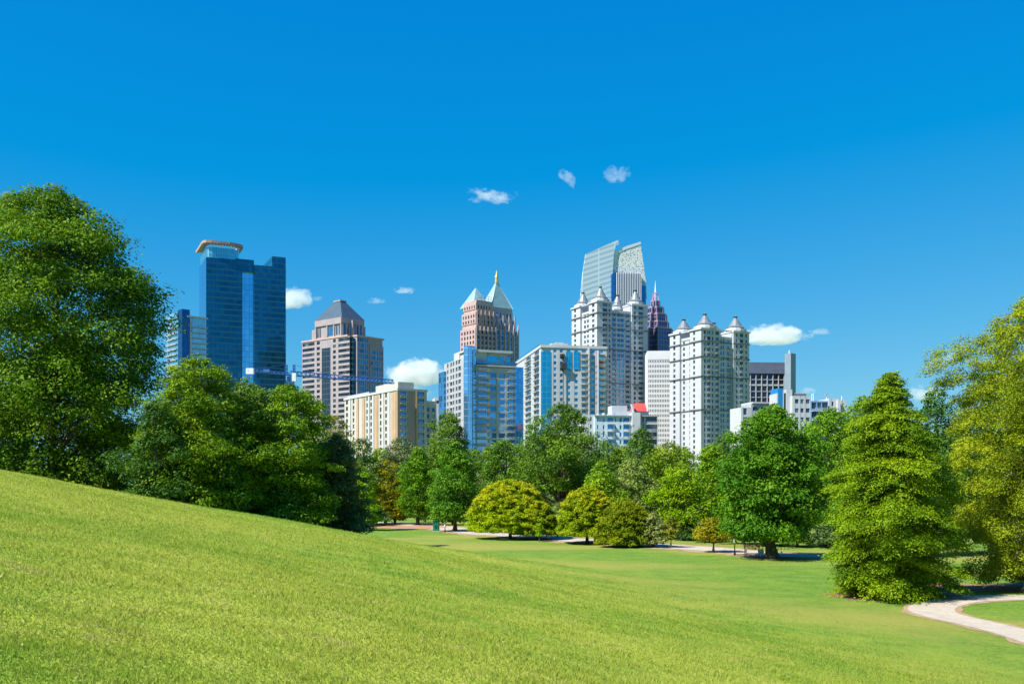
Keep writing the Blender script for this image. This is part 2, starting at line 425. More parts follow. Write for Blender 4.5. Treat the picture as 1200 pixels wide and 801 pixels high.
PROF = {
 'round': ([0, .08, .25, .5, .72, .88, .96, 1], [.35, .72, .97, 1, .86, .6, .34, .05]),
 'skirt': ([0, .1, .3, .55, .7, .82, .92, 1], [.78, .95, 1, .93, .82, .66, .42, .06]),
 'egg':   ([0, .1, .3, .5, .7, .85, .95, 1], [.45, .8, 1, .92, .72, .47, .25, .05]),
 'cone':  ([0, .06, .2, .38, .53, .68, .8, .9, 1], [.72, .9, .98, 1, .90, .68, .50, .30, .03]),
 'dome':  ([0, .06, .2, .4, .6, .78, .9, 1], [.88, .99, 1, .96, .87, .69, .48, .12]),
 'flat':  ([0, .1, .35, .6, .8, .93, 1], [.3, .65, .95, 1, .86, .55, .1]),
 'tall':  ([0, .1, .3, .5, .7, .85, .95, 1], [.5, .8, 1, 1, .88, .66, .4, .05]),
}
def tube_path(Vs, Fs, pts, radii, k=6):
    pts = [np.array(p, float) for p in pts]; n0 = len(Vs)
    for i, p in enumerate(pts):
        d = pts[min(i+1, len(pts)-1)]-pts[max(i-1, 0)]; d = d/(np.linalg.norm(d)+1e-9)
        u = np.cross(d, (0, 0, 1)); 
        if np.linalg.norm(u) < .1: u = np.cross(d, (0, 1, 0))
        u /= np.linalg.norm(u); w = np.cross(u, d)
        for j in range(k):
            a = 2*pi*j/k; Vs.append(p+radii[i]*(u*cos(a)+w*sin(a)))
    for i in range(len(pts)-1):
        for j in range(k):
            a = n0+i*k+j; b_ = n0+i*k+(j+1) % k; Fs.append((a, b_, b_+k, a+k))
def make_tree(seed, H, R, prof='round', z0=.12, nclump=200, cr=1.0, per=110, leaf=.24, flat=.95, droop=0.0, elong=1.0,
              lobes=.22, rmin=.35, tip=0.0, trunk_r=None, limbs=28, fork=1, up=.45, bend=.02, gap=0.0, bark=None, prof_pts=None, rough_=.07):
    """returns (trunk mesh, crown mesh); the base of the tree is its origin"""
    r = rs(seed); ts, rr = prof_pts or PROF[prof]; R *= 1.03; nclump = max(10, int(nclump*1.75/5.6)); cr = cr*1.75; leaf *= .80
    zb = z0*H; Hc = H-zb
    tg = np.linspace(0, 1, 60); wgt = np.interp(tg, ts, rr)**.7+.03; wgt /= wgt.sum()
    wgt = (np.interp(tg, ts, rr)**.7+.03)/np.minimum(1, .28+.36*np.interp(tg, ts, rr)*R/cr); wgt /= wgt.sum()
    t_ = np.clip(np.interp((np.arange(nclump)+r.rand(nclump))/nclump, np.cumsum(wgt), tg), 0, .985)
    az = (np.arange(nclump)*2.39996+r.randn(nclump)*.5) % (2*pi)
    ph = r.rand(8)*6.28
    lob = 1+lobes*(np.sin(az*2+ph[0]+3*t_)*.5+np.sin(az*3+ph[1]-7*t_)*.5+np.sin(az*5+ph[2]+11*t_)*.45+np.sin(t_*17+ph[3]+az)*.35)
    rf = np.where(r.rand(nclump) < .16, r.rand(nclump)*.6, rmin+(1-rmin)*r.rand(nclump)**.5)
    loc = np.interp(t_, ts, rr)*R*(1+rough_*r.randn(nclump))
    crs = np.minimum(cr*(.55+.8*r.rand(nclump))*np.clip(1.1-.3*t_, .5, 1.1), .28*cr+.36*loc)
    Re = np.maximum(loc*lob-crs*.95*(.45+.55*elong), .03)
    rad = Re*rf
    C = np.stack([rad*np.cos(az), rad*np.sin(az), zb+t_*Hc-crs*.55], -1)
    C[:, 2] = np.maximum(C[:, 2], crs*flat*.7+.05)
    if z0 > .07: C[:, 2] = np.maximum(C[:, 2], zb+crs*flat*.55)
    if gap > 0:
        g = np.sin(C[:, 0]*1.1+ph[4])*np.sin(C[:, 1]*1.2+ph[5])*np.sin(C[:, 2]*1.0+ph[6]); k = g > -1+gap*1.2 if gap < .5 else g > -.25
        C = C[k]; crs = crs[k]; az = az[k]; rf = rf[k]; t_ = t_[k]
    # every bough carries a handful of leaf sprays on its upper and outer side
    B0 = C; nbg = len(C); ns = 17; bi = np.repeat(np.arange(nbg), ns)
    dd = r.randn(len(bi), 3); dd[:, 2] = np.abs(dd[:, 2])*.8-.15; dd[:, 0] += np.cos(az)[bi]*.7; dd[:, 1] += np.sin(az)[bi]*.7
    dd /= np.linalg.norm(dd, axis=1)[:, None]
    q_ = crs[bi]*(.50+.45*r.rand(len(bi)))
    C = B0[bi]+dd*q_[:, None]*np.array([1, 1, max(flat, .45)])
    out_ = dd[:, 0]*np.cos(az)[bi]+dd[:, 1]*np.sin(az)[bi]
    C[:, 0] += np.cos(az)[bi]*out_*q_*(elong-1); C[:, 1] += np.sin(az)[bi]*out_*q_*(elong-1); C[:, 2] -= droop*np.maximum(out_, 0)*q_*.8
    crs = crs[bi]*(.30+.22*r.rand(len(bi))); az = az[bi]+r.randn(len(bi))*.5; t_ = t_[bi]; cr = cr/1.75
    C[:, 2] = np.maximum(C[:, 2], crs*flat*.7+.05)
    n = len(C); bshade = (r.randn(nbg)*.20)[bi]
    cnt = np.maximum((per*.40*(crs/cr)**1.5*(.7+.6*r.rand(n))).astype(int), 8)
    idx = np.repeat(np.arange(n), cnt); M = len(idx)
    d = r.randn(M, 3); d[:, 2] += .25; d /= np.linalg.norm(d, axis=1)[:, None]
    rho = (.45+.6*r.rand(M)**.6)
    ca, sa = np.cos(az[idx]), np.sin(az[idx])
    lo = d[:, 0]*rho*elong; la_ = d[:, 1]*rho; lz = d[:, 2]*rho*flat*.62
    lump = 1+.25*np.sin(d[:, 0]*5+idx)+.2*np.sin(d[:, 1]*6+idx*1.7)
    k_ = crs[idx]*lump
    px_ = C[idx, 0]+k_*(lo*ca-la_*sa); py_ = C[idx, 1]+k_*(lo*sa+la_*ca)
    pz_ = C[idx, 2]+k_*(lz-droop*lo*np.abs(lo)*.5-droop*.25*np.abs(lo))
    P_ = np.stack([px_, py_, pz_], -1); P_[:, 2] = np.maximum(P_[:, 2], .05)
    nd = np.stack([d[:, 0]*ca-d[:, 1]*sa, d[:, 0]*sa+d[:, 1]*ca, d[:, 2]], -1)
    nrm = nd*.95+np.array([0, 0, up])+r.randn(M, 3)*.28; nrm /= np.linalg.norm(nrm, axis=1)[:, None]
    tg_ = np.cross(nrm, r.randn(M, 3)); tg_ /= np.linalg.norm(tg_, axis=1)[:, None]+1e-9
    if droop > 0:
        ax = np.stack([ca, sa, -.35*np.ones(M)], -1)+r.randn(M, 3)*.35; tg_ = ax-nrm*(ax*nrm).sum(1)[:, None]; tg_ /= np.linalg.norm(tg_, axis=1)[:, None]+1e-9
    bt = np.cross(nrm, tg_); s = leaf*(.6+.8*r.rand(M)); 
    a = tg_*s[:, None]*.5; b_ = bt*(s*.27)[:, None]
    V = np.stack([P_-a, P_+b_-a*.1, P_+a, P_-b_-a*.1], 1).reshape(-1, 3)
    Fq = np.arange(4*M).reshape(M, 4)
    v = np.clip(.5+bshade[idx]+.09*r.randn(n)[idx]+.06*r.randn(M), 0, 1)
    # 'tip': how near the outer shell of the crown a leaf sits
    tt = np.clip((P_[:, 2]-zb)/Hc, 0, 1); er = np.hypot(P_[:, 0], P_[:, 1])/(np.interp(tt, ts, rr)*R+.3)
    tp = np.clip((er-.78)*2.2+(tt-.5)*1.2, 0, 1)*tip*(.5+.7*r.rand(M))
    crown = np_mesh('crown', V, Fq, LEAF, False, {'v': ('FACE', v), 'tip': ('FACE', np.clip(tp, 0, 1))})
    # trunk and limbs
    Vs, Fs = [], []; tr = trunk_r or H*.018+.05
    top = .82*H
    offs = [(0, 0)] if fork == 1 else [(.25*tr*cos(i*2*pi/fork), .25*tr*sin(i*2*pi/fork)) for i in range(fork)]
    zs = np.array([-.25, 0, .35, 1.2, .2*H, .4*H, .6*H, top]); zs = np.unique(zs)
    path = [np.array([bend*H*sin(z/H*3+ph[0])*min(1, z/2) if z > 0 else 0, bend*H*cos(z/H*2.6+ph[1])*min(1, z/2) if z > 0 else 0, z]) for z in zs]
    rad_ = [tr*1.75 if z <= 0 else tr*(1.25 if z < .5 else max(.10, 1-z/H*1.12)) for z in zs]
    tube_path(Vs, Fs, path, rad_, 9)
    pz = [p[2] for p in path]
    sel = r.permutation(n)[:limbs*2]
    for i in sel:
        c = C[i]; rr_ = math.hypot(c[0], c[1]); zst = max(min(c[2]-.55*rr_, top*.95), max(.14*H, .25))
        b0 = np.array([np.interp(zst, pz, [p[0] for p in path]), np.interp(zst, pz, [p[1] for p in path]), zst])
        m1 = b0*.5+c*.5+np.array([0, 0, .08*rr_])+r.randn(3)*.06*rr_
        r0 = tr*.42*max(.2, 1-zst/H); tube_path(Vs, Fs, [b0, (b0+m1)*.5+r.randn(3)*.04*rr_, m1, c+r.randn(3)*.1], [r0, r0*.8, r0*.5, r0*.18], 5)
        if bark is PALE:
            for q_ in range(3):
                e = c+r.randn(3)*crs[i]*.8; tube_path(Vs, Fs, [m1, (m1+e)*.5+r.randn(3)*.15, e], [r0*.35, r0*.22, r0*.1], 4)
    trunk = np_mesh('trunk', np.array(Vs), np.array(Fs), bark or BARK, True)
    return trunk, crown
def put_tree(name, meshes, loc, rz, col, label, group=None, scale=(1, 1, 1), turned=0.0, cat='tree'):
    t_ = empty(name, loc, rz); t_.scale = scale; tag(t_, label, cat, group)
    a = link('trunk', meshes[0], t_); c = link('crown', meshes[1], t_)
    c.color = (*col, 1.0-turned)
    return t_
def spot(cx, Y): 
    x = (cx-600)/F*Y; return x, Y, gz(x, Y)
def dims(cx, Y, top, w):
    x, Y, z = spot(cx, Y); return EYE+(HY-top)/F*Y-z, w/2/F*Y
def tree_at(name, cx, Y, top, w, col, label, group=None, seed=None, turned=0.0, cat='tree', base=None, dep=None, **kw):
    if base is not None: Y = ground_hit(cx, base)[1]
    Hh, R = dims(cx, Y, top, w)
    m = make_tree(seed or int(cx*7+Y), Hh, R, **kw)
    return put_tree(name, m, spot(cx, Y), 0.0, col, label, group, (1, 1, 1), turned, cat)

G_MID = (.062, .135, .016); G_DARK = (.035, .088, .016); G_BRIGHT = (.115, .200, .018); G_YEL = (.175, .205, .018)
G_OLIVE = (.115, .125, .024); G_GRAY = (.085, .115, .050); G_LIME = (.135, .215, .022); G_BLUE = (.045, .10, .035)
LEFT = 'trees along the crest of the left slope'
# T1 the big tree on the left
tree_at('shade_tree', 60, 76, 215, 312, (.064, .122, .016), 'tallest dark green shade tree filling the left edge of the photo', LEFT, seed=11,
        prof_pts=([0, .1, .25, .5, .66, .78, .87, .95, 1], [.84, .99, 1, .96, .88, .77, .62, .40, .12]), z0=.02, nclump=780, cr=1.75, per=340, leaf=.29, flat=.85, lobes=.18, rmin=.45, limbs=60, trunk_r=.42, droop=.12, elong=1.1, rough_=.13)
tree_at('shade_tree', 232, 70.5, 414, 152, (.088, .150, .017), 'lighter green tree right beside the tallest dark tree, left of the glass tower', LEFT, seed=12, prof='tall', z0=.02, nclump=300, cr=1.05, per=250, leaf=.22, flat=.8, lobes=.2, limbs=30, droop=.08)
tree_at('shade_tree', 182, 67, 468, 100, (.035, .082, .016), 'low dark green bushy tree under the tallest tree on the left', LEFT, seed=13, prof='dome', z0=.02, nclump=110, cr=.9, per=230, leaf=.22, limbs=12)
tree_at('shade_tree', 290, 74.0, 444, 112, (.065, .120, .020), 'shaded green tree squeezed between the two lighter trees on the slope', LEFT, seed=14, prof='tall', z0=.02, nclump=240, cr=.95, per=230, leaf=.22, limbs=20)
tree_at('shade_tree', 338, 74.5, 445, 126, (.078, .142, .017), 'green layered tree in front of the glass tower and crane', LEFT, seed=15, prof='tall', z0=.02, nclump=300, cr=.95, per=240, leaf=.22, flat=.75, lobes=.22, limbs=30, droop=.12, elong=1.1)
tree_at('shade_tree', 262, 70, 520, 74, (.048, .110, .020), 'low dark green tree at the foot of the lighter tree beside the tallest one', LEFT, seed=16, prof='dome', z0=.02, nclump=100, cr=.9, per=230, leaf=.22, limbs=12)
tree_at('shade_tree', 326, 72.5, 540, 64, (.060, .125, .020), 'low leafy tree at the foot of the layered green tree', LEFT, seed=17, prof='dome', z0=.02, nclump=90, cr=.8, per=230, leaf=.26, limbs=12)
tree_at('magnolia_tree', 396, 78.0, 504, 74, (.070, .105, .040), 'dark grey green magnolia at the lower end of the left row', LEFT, seed=18, prof='skirt', z0=.02, nclump=260, cr=.75, per=200, leaf=.22, flat=.75, up=.7, lobes=.16, limbs=20)
tree_at('shade_tree', 366, 80.5, 478, 66, (.080, .140, .020), 'green tree just behind the dark magnolia', LEFT, seed=19, prof='skirt', z0=.02, nclump=130, cr=.95, per=140, leaf=.28, limbs=20)
tree_at('olive_tree', 396, 112, 482, 66, (.150, .145, .035), 'thin olive brown tree above the magnolia beside the cream block', seed=20, prof='tall', z0=.1, nclump=120, cr=1.0, per=70, leaf=.30, lobes=.35, limbs=40, gap=.4, bark=PALE)
# trees on the far side of the field
FAR = 'trees at the far edge of the field'
tree_at('shade_tree', 425, 185, 511, 50, (.045, .100, .024), 'dark rounded tree below the cream apartment block', FAR, seed=30, prof='round', z0=.05, nclump=110, cr=1.6, per=90, leaf=.5, limbs=14)
tree_at('shade_tree', 424, 160, 546, 50, G_BRIGHT, 'light green tree right of the magnolia', FAR, seed=31, prof='skirt', z0=.03, nclump=100, cr=1.2, per=90, leaf=.45, limbs=12)
tree_at('shade_tree', 424, 178, 580, 64, (.030, .072, .022), 'low dark bush mass right of the magnolia', FAR, seed=32, prof='dome', z0=.02, nclump=90, cr=1.1, per=90, leaf=.42, limbs=6)
tree_at('shade_tree', 452, 186, 537, 64, (.165, .160, .014), 'yellow brown tree left of the green pair', FAR, seed=33, prof='skirt', z0=.03, nclump=120, cr=1.35, per=100, leaf=.42, limbs=12, turned=.5, tip=.7)
tree_at('shade_tree', 463, 0, 554, 38, (.085, .130, .045), 'small grey green tree in front of the yellow brown tree', FAR, base=613.5, seed=34, prof='skirt', z0=.05, nclump=100, cr=1.0, per=90, leaf=.38, limbs=12)
tree_at('shade_tree', 490, 0, 523, 56, G_MID, 'slim tapering green tree, left one of the pair by the green cabinet', FAR, base=615, seed=35, prof='egg', z0=.08, nclump=240, cr=1.35, per=100, leaf=.42, limbs=22, lobes=.16, rmin=.4)
tree_at('shade_tree', 533, 0, 517, 68, (.058, .130, .018), 'broad tapering green tree, right one of the pair by the green cabinet', FAR, base=622, seed=36, prof='skirt', z0=.08, nclump=280, cr=1.35, per=100, leaf=.42, limbs=24, lobes=.16, rmin=.4)
tree_at('hornbeam_tree', 598, 0, 561, 104, (.155, .225, .010), 'largest dome shaped tree with yellow turning top', FAR, base=631, seed=37, prof='dome', z0=.10, nclump=2300, cr=.38, per=52, leaf=.235, flat=.95, limbs=30, lobes=.04, rmin=.6, rough_=.03, turned=.95, tip=1.3, elong=1.0)
tree_at('hornbeam_tree', 629, 0, 586, 58, (.115, .160, .012), 'smaller dome tree growing into the right side of the largest yellow dome', FAR, base=632, seed=38, prof='dome', z0=.09, nclump=1100, cr=.37, per=52, leaf=.235, flat=.95, limbs=18, lobes=.04, rmin=.5, turned=.6, tip=.8, elong=1.0)
tree_at('hornbeam_tree', 688, 0, 569, 74, (.135, .195, .010), 'round dome tree with yellow rim beside the trash bin', FAR, base=636.5, seed=39, prof='dome', z0=.11, nclump=1700, cr=.38, per=52, leaf=.235, flat=.95, limbs=24, lobes=.04, rmin=.5, turned=.8, tip=1.3, elong=1.0)
tree_at('hornbeam_tree', 733, 0, 584, 70, (.095, .130, .013), 'olive green dome tree right of the trash bin', FAR, base=640.5, seed=40, prof='dome', z0=.05, nclump=1300, cr=.39, per=52, leaf=.235, flat=.95, limbs=20, lobes=.04, rmin=.5, turned=.45, tip=.6)
tree_at('shrub', 766, 0, 600, 40, (.14, .165, .060), 'pale grey green bush beside the olive dome tree', FAR, base=641, seed=41, prof='dome', z0=.03, nclump=110, cr=.55, per=70, leaf=.26, limbs=10, cat='bush')
tree_at('young_tree', 786, 0, 604, 24, (.105, .125, .022), 'small olive young tree right of the pale bush', FAR, base=641.5, seed=42, prof='round', z0=.25, nclump=60, cr=.5, per=60, leaf=.25, limbs=10, trunk_r=.07)
tree_at('young_tree', 632, 0, 607, 14, G_LIME, 'tiny bright green sapling between the yellow domes', FAR, base=634.5, seed=43, prof='egg', z0=.2, nclump=34, cr=.35, per=60, leaf=.22, limbs=8, trunk_r=.05)
tree_at('young_tree', 698, 0, 592, 24, (.07, .145, .035), 'small blue green young tree beside the trash bin', FAR, base=637, seed=44, prof='round', z0=.3, nclump=60, cr=.5, per=60, leaf=.24, limbs=8, trunk_r=.07)
tree_at('young_tree', 836, 0, 606, 44, (.17, .160, .020), 'small orange yellow tinted tree by the path left of the big oak', FAR, base=647, seed=45, prof='flat', z0=.28, nclump=110, cr=.55, per=75, leaf=.24, limbs=16, trunk_r=.10)
tree_at('oak_tree', 905, 0, 474, 138, (.052, .122, .016), 'big dark green oak standing in front of the white turreted tower', FAR, base=654, seed=46, prof='tall', z0=.085, nclump=480, cr=1.15, per=150, leaf=.34, flat=.95, lobes=.2, rmin=.4, limbs=50, trunk_r=.55, fork=1)
tree_at('oak_tree', 972, 118, 477, 118, (.068, .140, .018), 'green tree between the big dark oak and the bald cypress', FAR, seed=47, prof='tall', z0=.08, nclump=240, cr=1.3, per=120, leaf=.38, lobes=.2, limbs=24)
# T14 oak with open limbs behind the domes
tree_at('oak_tree', 658, 186, 471, 122, (.058, .112, .018), 'wide tall oak with visible trunk behind the yellow domes', FAR, seed=48,
        prof_pts=([0, .12, .3, .5, .68, .82, .92, 1], [.5, .85, 1, .95, .88, .62, .35, .06]), z0=.22, nclump=250, cr=2.0, per=150, leaf=.50, flat=.95, lobes=.24, rmin=.3, limbs=60, trunk_r=.6)
tree_at('oak_tree', 592, 196, 513, 90, (.060, .118, .020), 'dark green oak directly behind the largest yellow dome', FAR, seed=49, prof='tall', z0=.1, nclump=190, cr=1.9, per=120, leaf=.52, limbs=30)
tree_at('oak_tree', 524, 206, 480, 72, (.062, .112, .020), 'tall oak rising in front of the blue glass condominium', FAR, seed=50, prof='round', z0=.2, nclump=170, cr=1.9, per=130, leaf=.52, lobes=.28, limbs=36)
tree_at('shade_tree', 470, 235, 511, 66, (.078, .105, .048), 'grey green spreading tree below the cream block corner', FAR, seed=51, prof='flat', z0=.1, nclump=130, cr=2.0, per=110, leaf=.6, limbs=20)
tree_at('shade_tree', 752, 238, 500, 66, (.050, .100, .018), 'dark domed tree below the white grid office tower', FAR, seed=52, prof='dome', z0=.1, nclump=150, cr=1.9, per=110, leaf=.6, limbs=16, lobes=.08)
tree_at('shade_tree', 712, 226, 516, 54, (.055, .105, .018), 'dark tree left of the domed tree below the red roofed building', FAR, seed=53, prof='round', z0=.1, nclump=110, cr=1.9, per=110, leaf=.6, limbs=16)
tree_at('shade_tree', 706, 168, 538, 62, (.095, .165, .022), 'bright green tree right of the wide oak trunk', FAR, seed=54, prof='egg', z0=.06, nclump=160, cr=1.4, per=110, leaf=.45, limbs=16)
tree_at('shade_tree', 742, 172, 533, 64, (.110, .155, .045), 'pale green tree behind the olive dome', FAR, seed=55, prof='round', z0=.05, nclump=150, cr=1.5, per=110, leaf=.45, limbs=16)
tree_at('shade_tree', 784, 176, 517, 84, (.095, .150, .020), 'broad yellow green tree below the white turreted tower', FAR, seed=56, prof='tall', z0=.05, nclump=190, cr=1.7, per=120, leaf=.48, limbs=20)
tree_at('shade_tree', 800, 134, 548, 82, (.098, .168, .018), 'bright green tree with pale trunk left of the orange young tree', FAR, seed=57, prof='round', z0=.14, nclump=210, cr=1.2, per=110, leaf=.38, limbs=20, bark=PALE)
tree_at('shade_tree', 832, 150, 520, 66, (.085, .158, .018), 'green tree behind the orange young tree', FAR, seed=58, prof='tall', z0=.08, nclump=170, cr=1.4, per=110, leaf=.42, limbs=18)
tree_at('shade_tree', 852, 176, 502, 60, (.050, .105, .020), 'dark tree just left of the big dark oak', FAR, seed=59, prof='round', z0=.08, nclump=130, cr=1.8, per=110, leaf=.5, limbs=18)
tree_at('shade_tree', 1012, 128, 462, 92, (.085, .150, .020), 'green tree behind the left shoulder of the bald cypress', FAR, seed=60, prof='tall', z0=.06, nclump=210, cr=1.5, per=110, leaf=.42, limbs=18)
tree_at('shade_tree', 1096, 100, 452, 70, (.040, .088, .022), 'dark tree in the gap between the cypress and the willow oak', FAR, seed=61, prof='tall', z0=.04, nclump=200, cr=1.2, per=120, leaf=.36, limbs=18)
tree_at('shade_tree', 1165, 104, 420, 120, (.070, .120, .022), 'green tree mostly hidden behind the willow oak', FAR, seed=62, prof='tall', z0=.04, nclump=220, cr=1.6, per=110, leaf=.4, limbs=18)
# near right
tree_at('bald_cypress_tree', 1043, 0, 431, 150, (.098, .158, .018), 'feathery yellow green bald cypress standing alone on the lawn', base=699, seed=71, prof='cone', z0=.05, nclump=950, cr=.70, per=270, leaf=.165, flat=.58, droop=.5, elong=1.45, lobes=.26, rmin=.4, rough_=.11, limbs=70, trunk_r=.30, up=.7)
tree_at('willow_oak_tree', 1210, 67, 343, 198, (.130, .168, .021), 'sparse yellow green willow oak with pale branches at the right edge', seed=72,
        prof_pts=([0, .1, .25, .5, .68, .8, .9, 1], [.70, .86, .92, .96, 1, .86, .58, .12]), z0=.055, nclump=1000, cr=.78, per=230, leaf=.165, flat=.95, lobes=.2, rmin=.35, limbs=34, trunk_r=.42, bark=PALE, gap=.10, droop=.35, elong=1.2)

# wood behind: shared meshes, each tree its own object
r = rs(77); WOOD = 'trees of the wood between the field and the towers'
variants = [make_tree(200+i, 15, 6.2, prof=p, z0=.06, nclump=130, cr=1.8, per=95, leaf=.58, limbs=10, lobes=.22) for i, p in enumerate(['round', 'skirt', 'tall', 'flat', 'egg'])]
cols = [(.060, .118, .018), (.080, .140, .020), (.048, .098, .020), (.100, .150, .022), (.072, .105, .035)]
cw = ['dark', 'green', 'deep', 'yellowish', 'greyish']
shapes = ['round', 'skirted', 'tall', 'flat', 'oval']
wood = []
for row, (Y0, x0, x1, step, top0) in enumerate([(262, 372, 1290, 27, 528), (212, 395, 1250, 33, 556), (168, 660, 1150, 36, 588)]):
    cx = x0
    while cx < x1:
        top = top0+r.randn()*4.5; Y = Y0+r.rand()*14
        if row == 0 and 870 < cx: top -= 22
        if row == 1 and cx > 930: top -= 25
        wood.append((cx+r.randn()*4, Y, top, row)); cx += step*(.85+.3*r.rand())
lm = [(404, 'cream block'), (490, 'cream block right end'), (530, 'blue glass condominium'), (580, 'pyramid tower'), (625, 'teal windowed condominium'), (665, 'white condominium right end'),
      (705, 'red roofed building'), (735, 'red roof'), (770, 'white grid office'), (800, 'broad turreted tower'), (850, 'broad turreted tower right end'), (890, 'dark mullioned office'),
      (925, 'blank tower slab'), (960, 'low white apartments'), (995, 'low white apartments right end'), (1050, 'bald cypress'), (1100, 'gap beside the cypress'), (1150, 'willow oak'), (1200, 'right end of the willow oak')]
depth = ['farthest row', 'middle row', 'nearest row']; used = set()
for cx, Y, top, row in wood:
    k = r.randint(5); c = r.randint(5); Hh, R = dims(cx, Y, top, 44); s = Hh/15.0
    cand = [(abs(q_[0]-cx), q_[1], k, c) for q_ in lm]; cand.sort(); near_ = cand[0][1]
    for a_ in range(25):
        lb = '%s %s tree, %s of the wood, below the %s' % (shapes[k], cw[c], depth[row], near_)
        if lb not in used: break
        k = (k+1) % 5; c = (c+(a_ % 5 == 4)) % 5
    used.add(lb)
    j = .85+.3*r.rand()
    put_tree('wood_tree', variants[k], spot(cx, Y), r.rand()*6.28, [q_*j for q_ in cols[c]], lb, WOOD, (s*1.05, s*1.05, s))

# dark understory between the far path and the wood
US = 'bushes of the understory behind the far path'; r = rs(91)
bush = [make_tree(300+i, 3.0, 2.3, prof='dome', z0=.0, nclump=70, cr=.62, per=70, leaf=.28, limbs=4, lobes=.2) for i in range(3)]
names_ = ['under the slim green pair', 'right of the slim green pair', 'left of the largest yellow dome', 'under the largest yellow dome', 'between the two yellow domes', 'left of the trash bin', 'right of the trash bin', 'behind the olive dome', 'behind the pale bush',
          'left of the pale trunked tree', 'right of the pale trunked tree', 'behind the orange tinted tree', 'left of the big oak trunk', 'just behind the big oak trunk', 'right of the big oak trunk', 'between the oak and the cypress', 'left of the cypress base', 'behind the cypress']
cxs = np.linspace(500, 1075, len(names_))
for i, (cx, nm) in enumerate(zip(cxs, names_)):
    py = np.interp(cx, [500, 600, 700, 760, 810, 860, 905, 960, 1075], [611.5, 620.5, 628, 631.5, 634, 637, 640, 642, 643.5])
    x, y, z = ground_hit(cx+r.randn()*4, py); q_ = .8+.45*r.rand(); c = [(.035, .075, .018), (.05, .095, .02), (.045, .08, .028)][i % 3]
    put_tree('understory_bush', bush[i % 3], (x, y+1.5, z), r.rand()*6.28, c, 'low %s bush %s, behind the far path' % (['dark green', 'leafy green', 'dull green'][i % 3], nm), US, (q_*1.3, q_*1.1, q_), cat='bush')
# ------------------------------------------------------------------ buildings
class Bld:
    """a building placed by its nearest vertical corner (photo column pxc, distance Y) and the turn of its front.
    Local frame: origin at the foot of that corner, x along the right hand (front) face, y along the left hand face."""
    def __init__(s, name, label, pxc, Y, deg, cat='building', group=None, limit=100):
        s.th = radians(deg); s.Y = Y; s.X = (pxc-600)/F*Y; s.z = gz(s.X, Y)
        s.root = tag(empty(name, (s.X, Y, s.z), s.th), label, cat, group); s.wins = []; s.limit = limit
    def W(s, px, y0=0.0):
        """local x on the plane y = y0 seen at column px"""
        tx = (px-600)/F; c, n = cos(s.th), sin(s.th); X, Y = s.X-y0*n, s.Y+y0*c
        return (tx*Y-X)/(c-tx*n)
    def L(s, px, x0=0.0):
        """local y on the plane x = x0 seen at column px"""
        tx = (px-600)/F; c, n = cos(s.th), sin(s.th); X, Y = s.X+x0*c, s.Y+x0*n
        return (X-tx*Y)/(n+tx*c)
    def Z(s, py, x=0.0, y=0.0):
        Yp = s.Y+x*sin(s.th)+y*cos(s.th)
        return EYE+(HY-py)/F*Yp-s.z
    def part(s, name, mb, mat, parent=None, kind=None):
        o = mb.build(name, mat, parent or s.root)
        if kind: o['kind'] = kind
        return o
    def win(s, name, face, o0, u, z, w, h, mat, d=.12, depth=.25):
        s.wins.append((name, face, o0, u, z, w, h, mat, d, depth))
    def flush(s, maxz=None):
        """the largest, highest openings become parts; what is left over is one object"""
        cache = {}
        order = sorted(range(len(s.wins)), key=lambda i: (-s.wins[i][4], i))
        best = set(order[:s.limit]); rest = {}
        for i, (name, face, o0, u, z, w, h, mat, d, dep) in enumerate(s.wins):
            if i in best:
                key = (name, round(w, 2), round(h, 2), face, mat.name, round(dep, 2))
                if key not in cache:
                    mb = MB(); add_face(mb, face, (0, 0), 0, w, 0, h, -dep, 0); 
                    if name == 'balcony': rail(mb, face, (0, 0), 0, w, 0, dep)
                    cache[key] = mb.mesh(name, mat)
                o = link(name, cache[key], s.root)
                a, b = face_pt(face, o0, u, d); o.location = (a, b, z)
            else:
                mb = rest.setdefault((name, mat.name), (MB(), mat))[0]
                add_face(mb, face, o0, u, u+w, z, z+h, d-dep, d)
                if name == 'balcony': rail(mb, face, o0, u, u+w, z, d)
        for (name, _), (mb, mat) in rest.items():
            tag(mb.build(name, mat, s.root), kind='stuff')
def face_pt(face, o0, u, n):
    """u along the face, n outwards"""
    if face == 'F': return (o0[0]+u, o0[1]-n)
    if face == 'L': return (o0[0]-n, o0[1]+u)
    if face == 'R': return (o0[0]+n, o0[1]+u)
def add_face(mb, face, o0, u0, u1, z0, z1, n0, n1):
    a = face_pt(face, o0, u0, n0); b = face_pt(face, o0, u1, n1)
    mb.box(a[0], b[0], a[1], b[1], z0, z1)
def rail(mb, face, o0, u0, u1, z, d):
    for k in (.55, 1.0): add_face(mb, face, o0, u0, u1, z+k, z+k+.09, d-.07, d)
    m = max(2, int((u1-u0)/.8))
    for i in range(m+1):
        q = u0+(u1-u0-.08)*i/m; add_face(mb, face, o0, q, q+.08, z+.2, z+1.0, d-.06, d-.01)
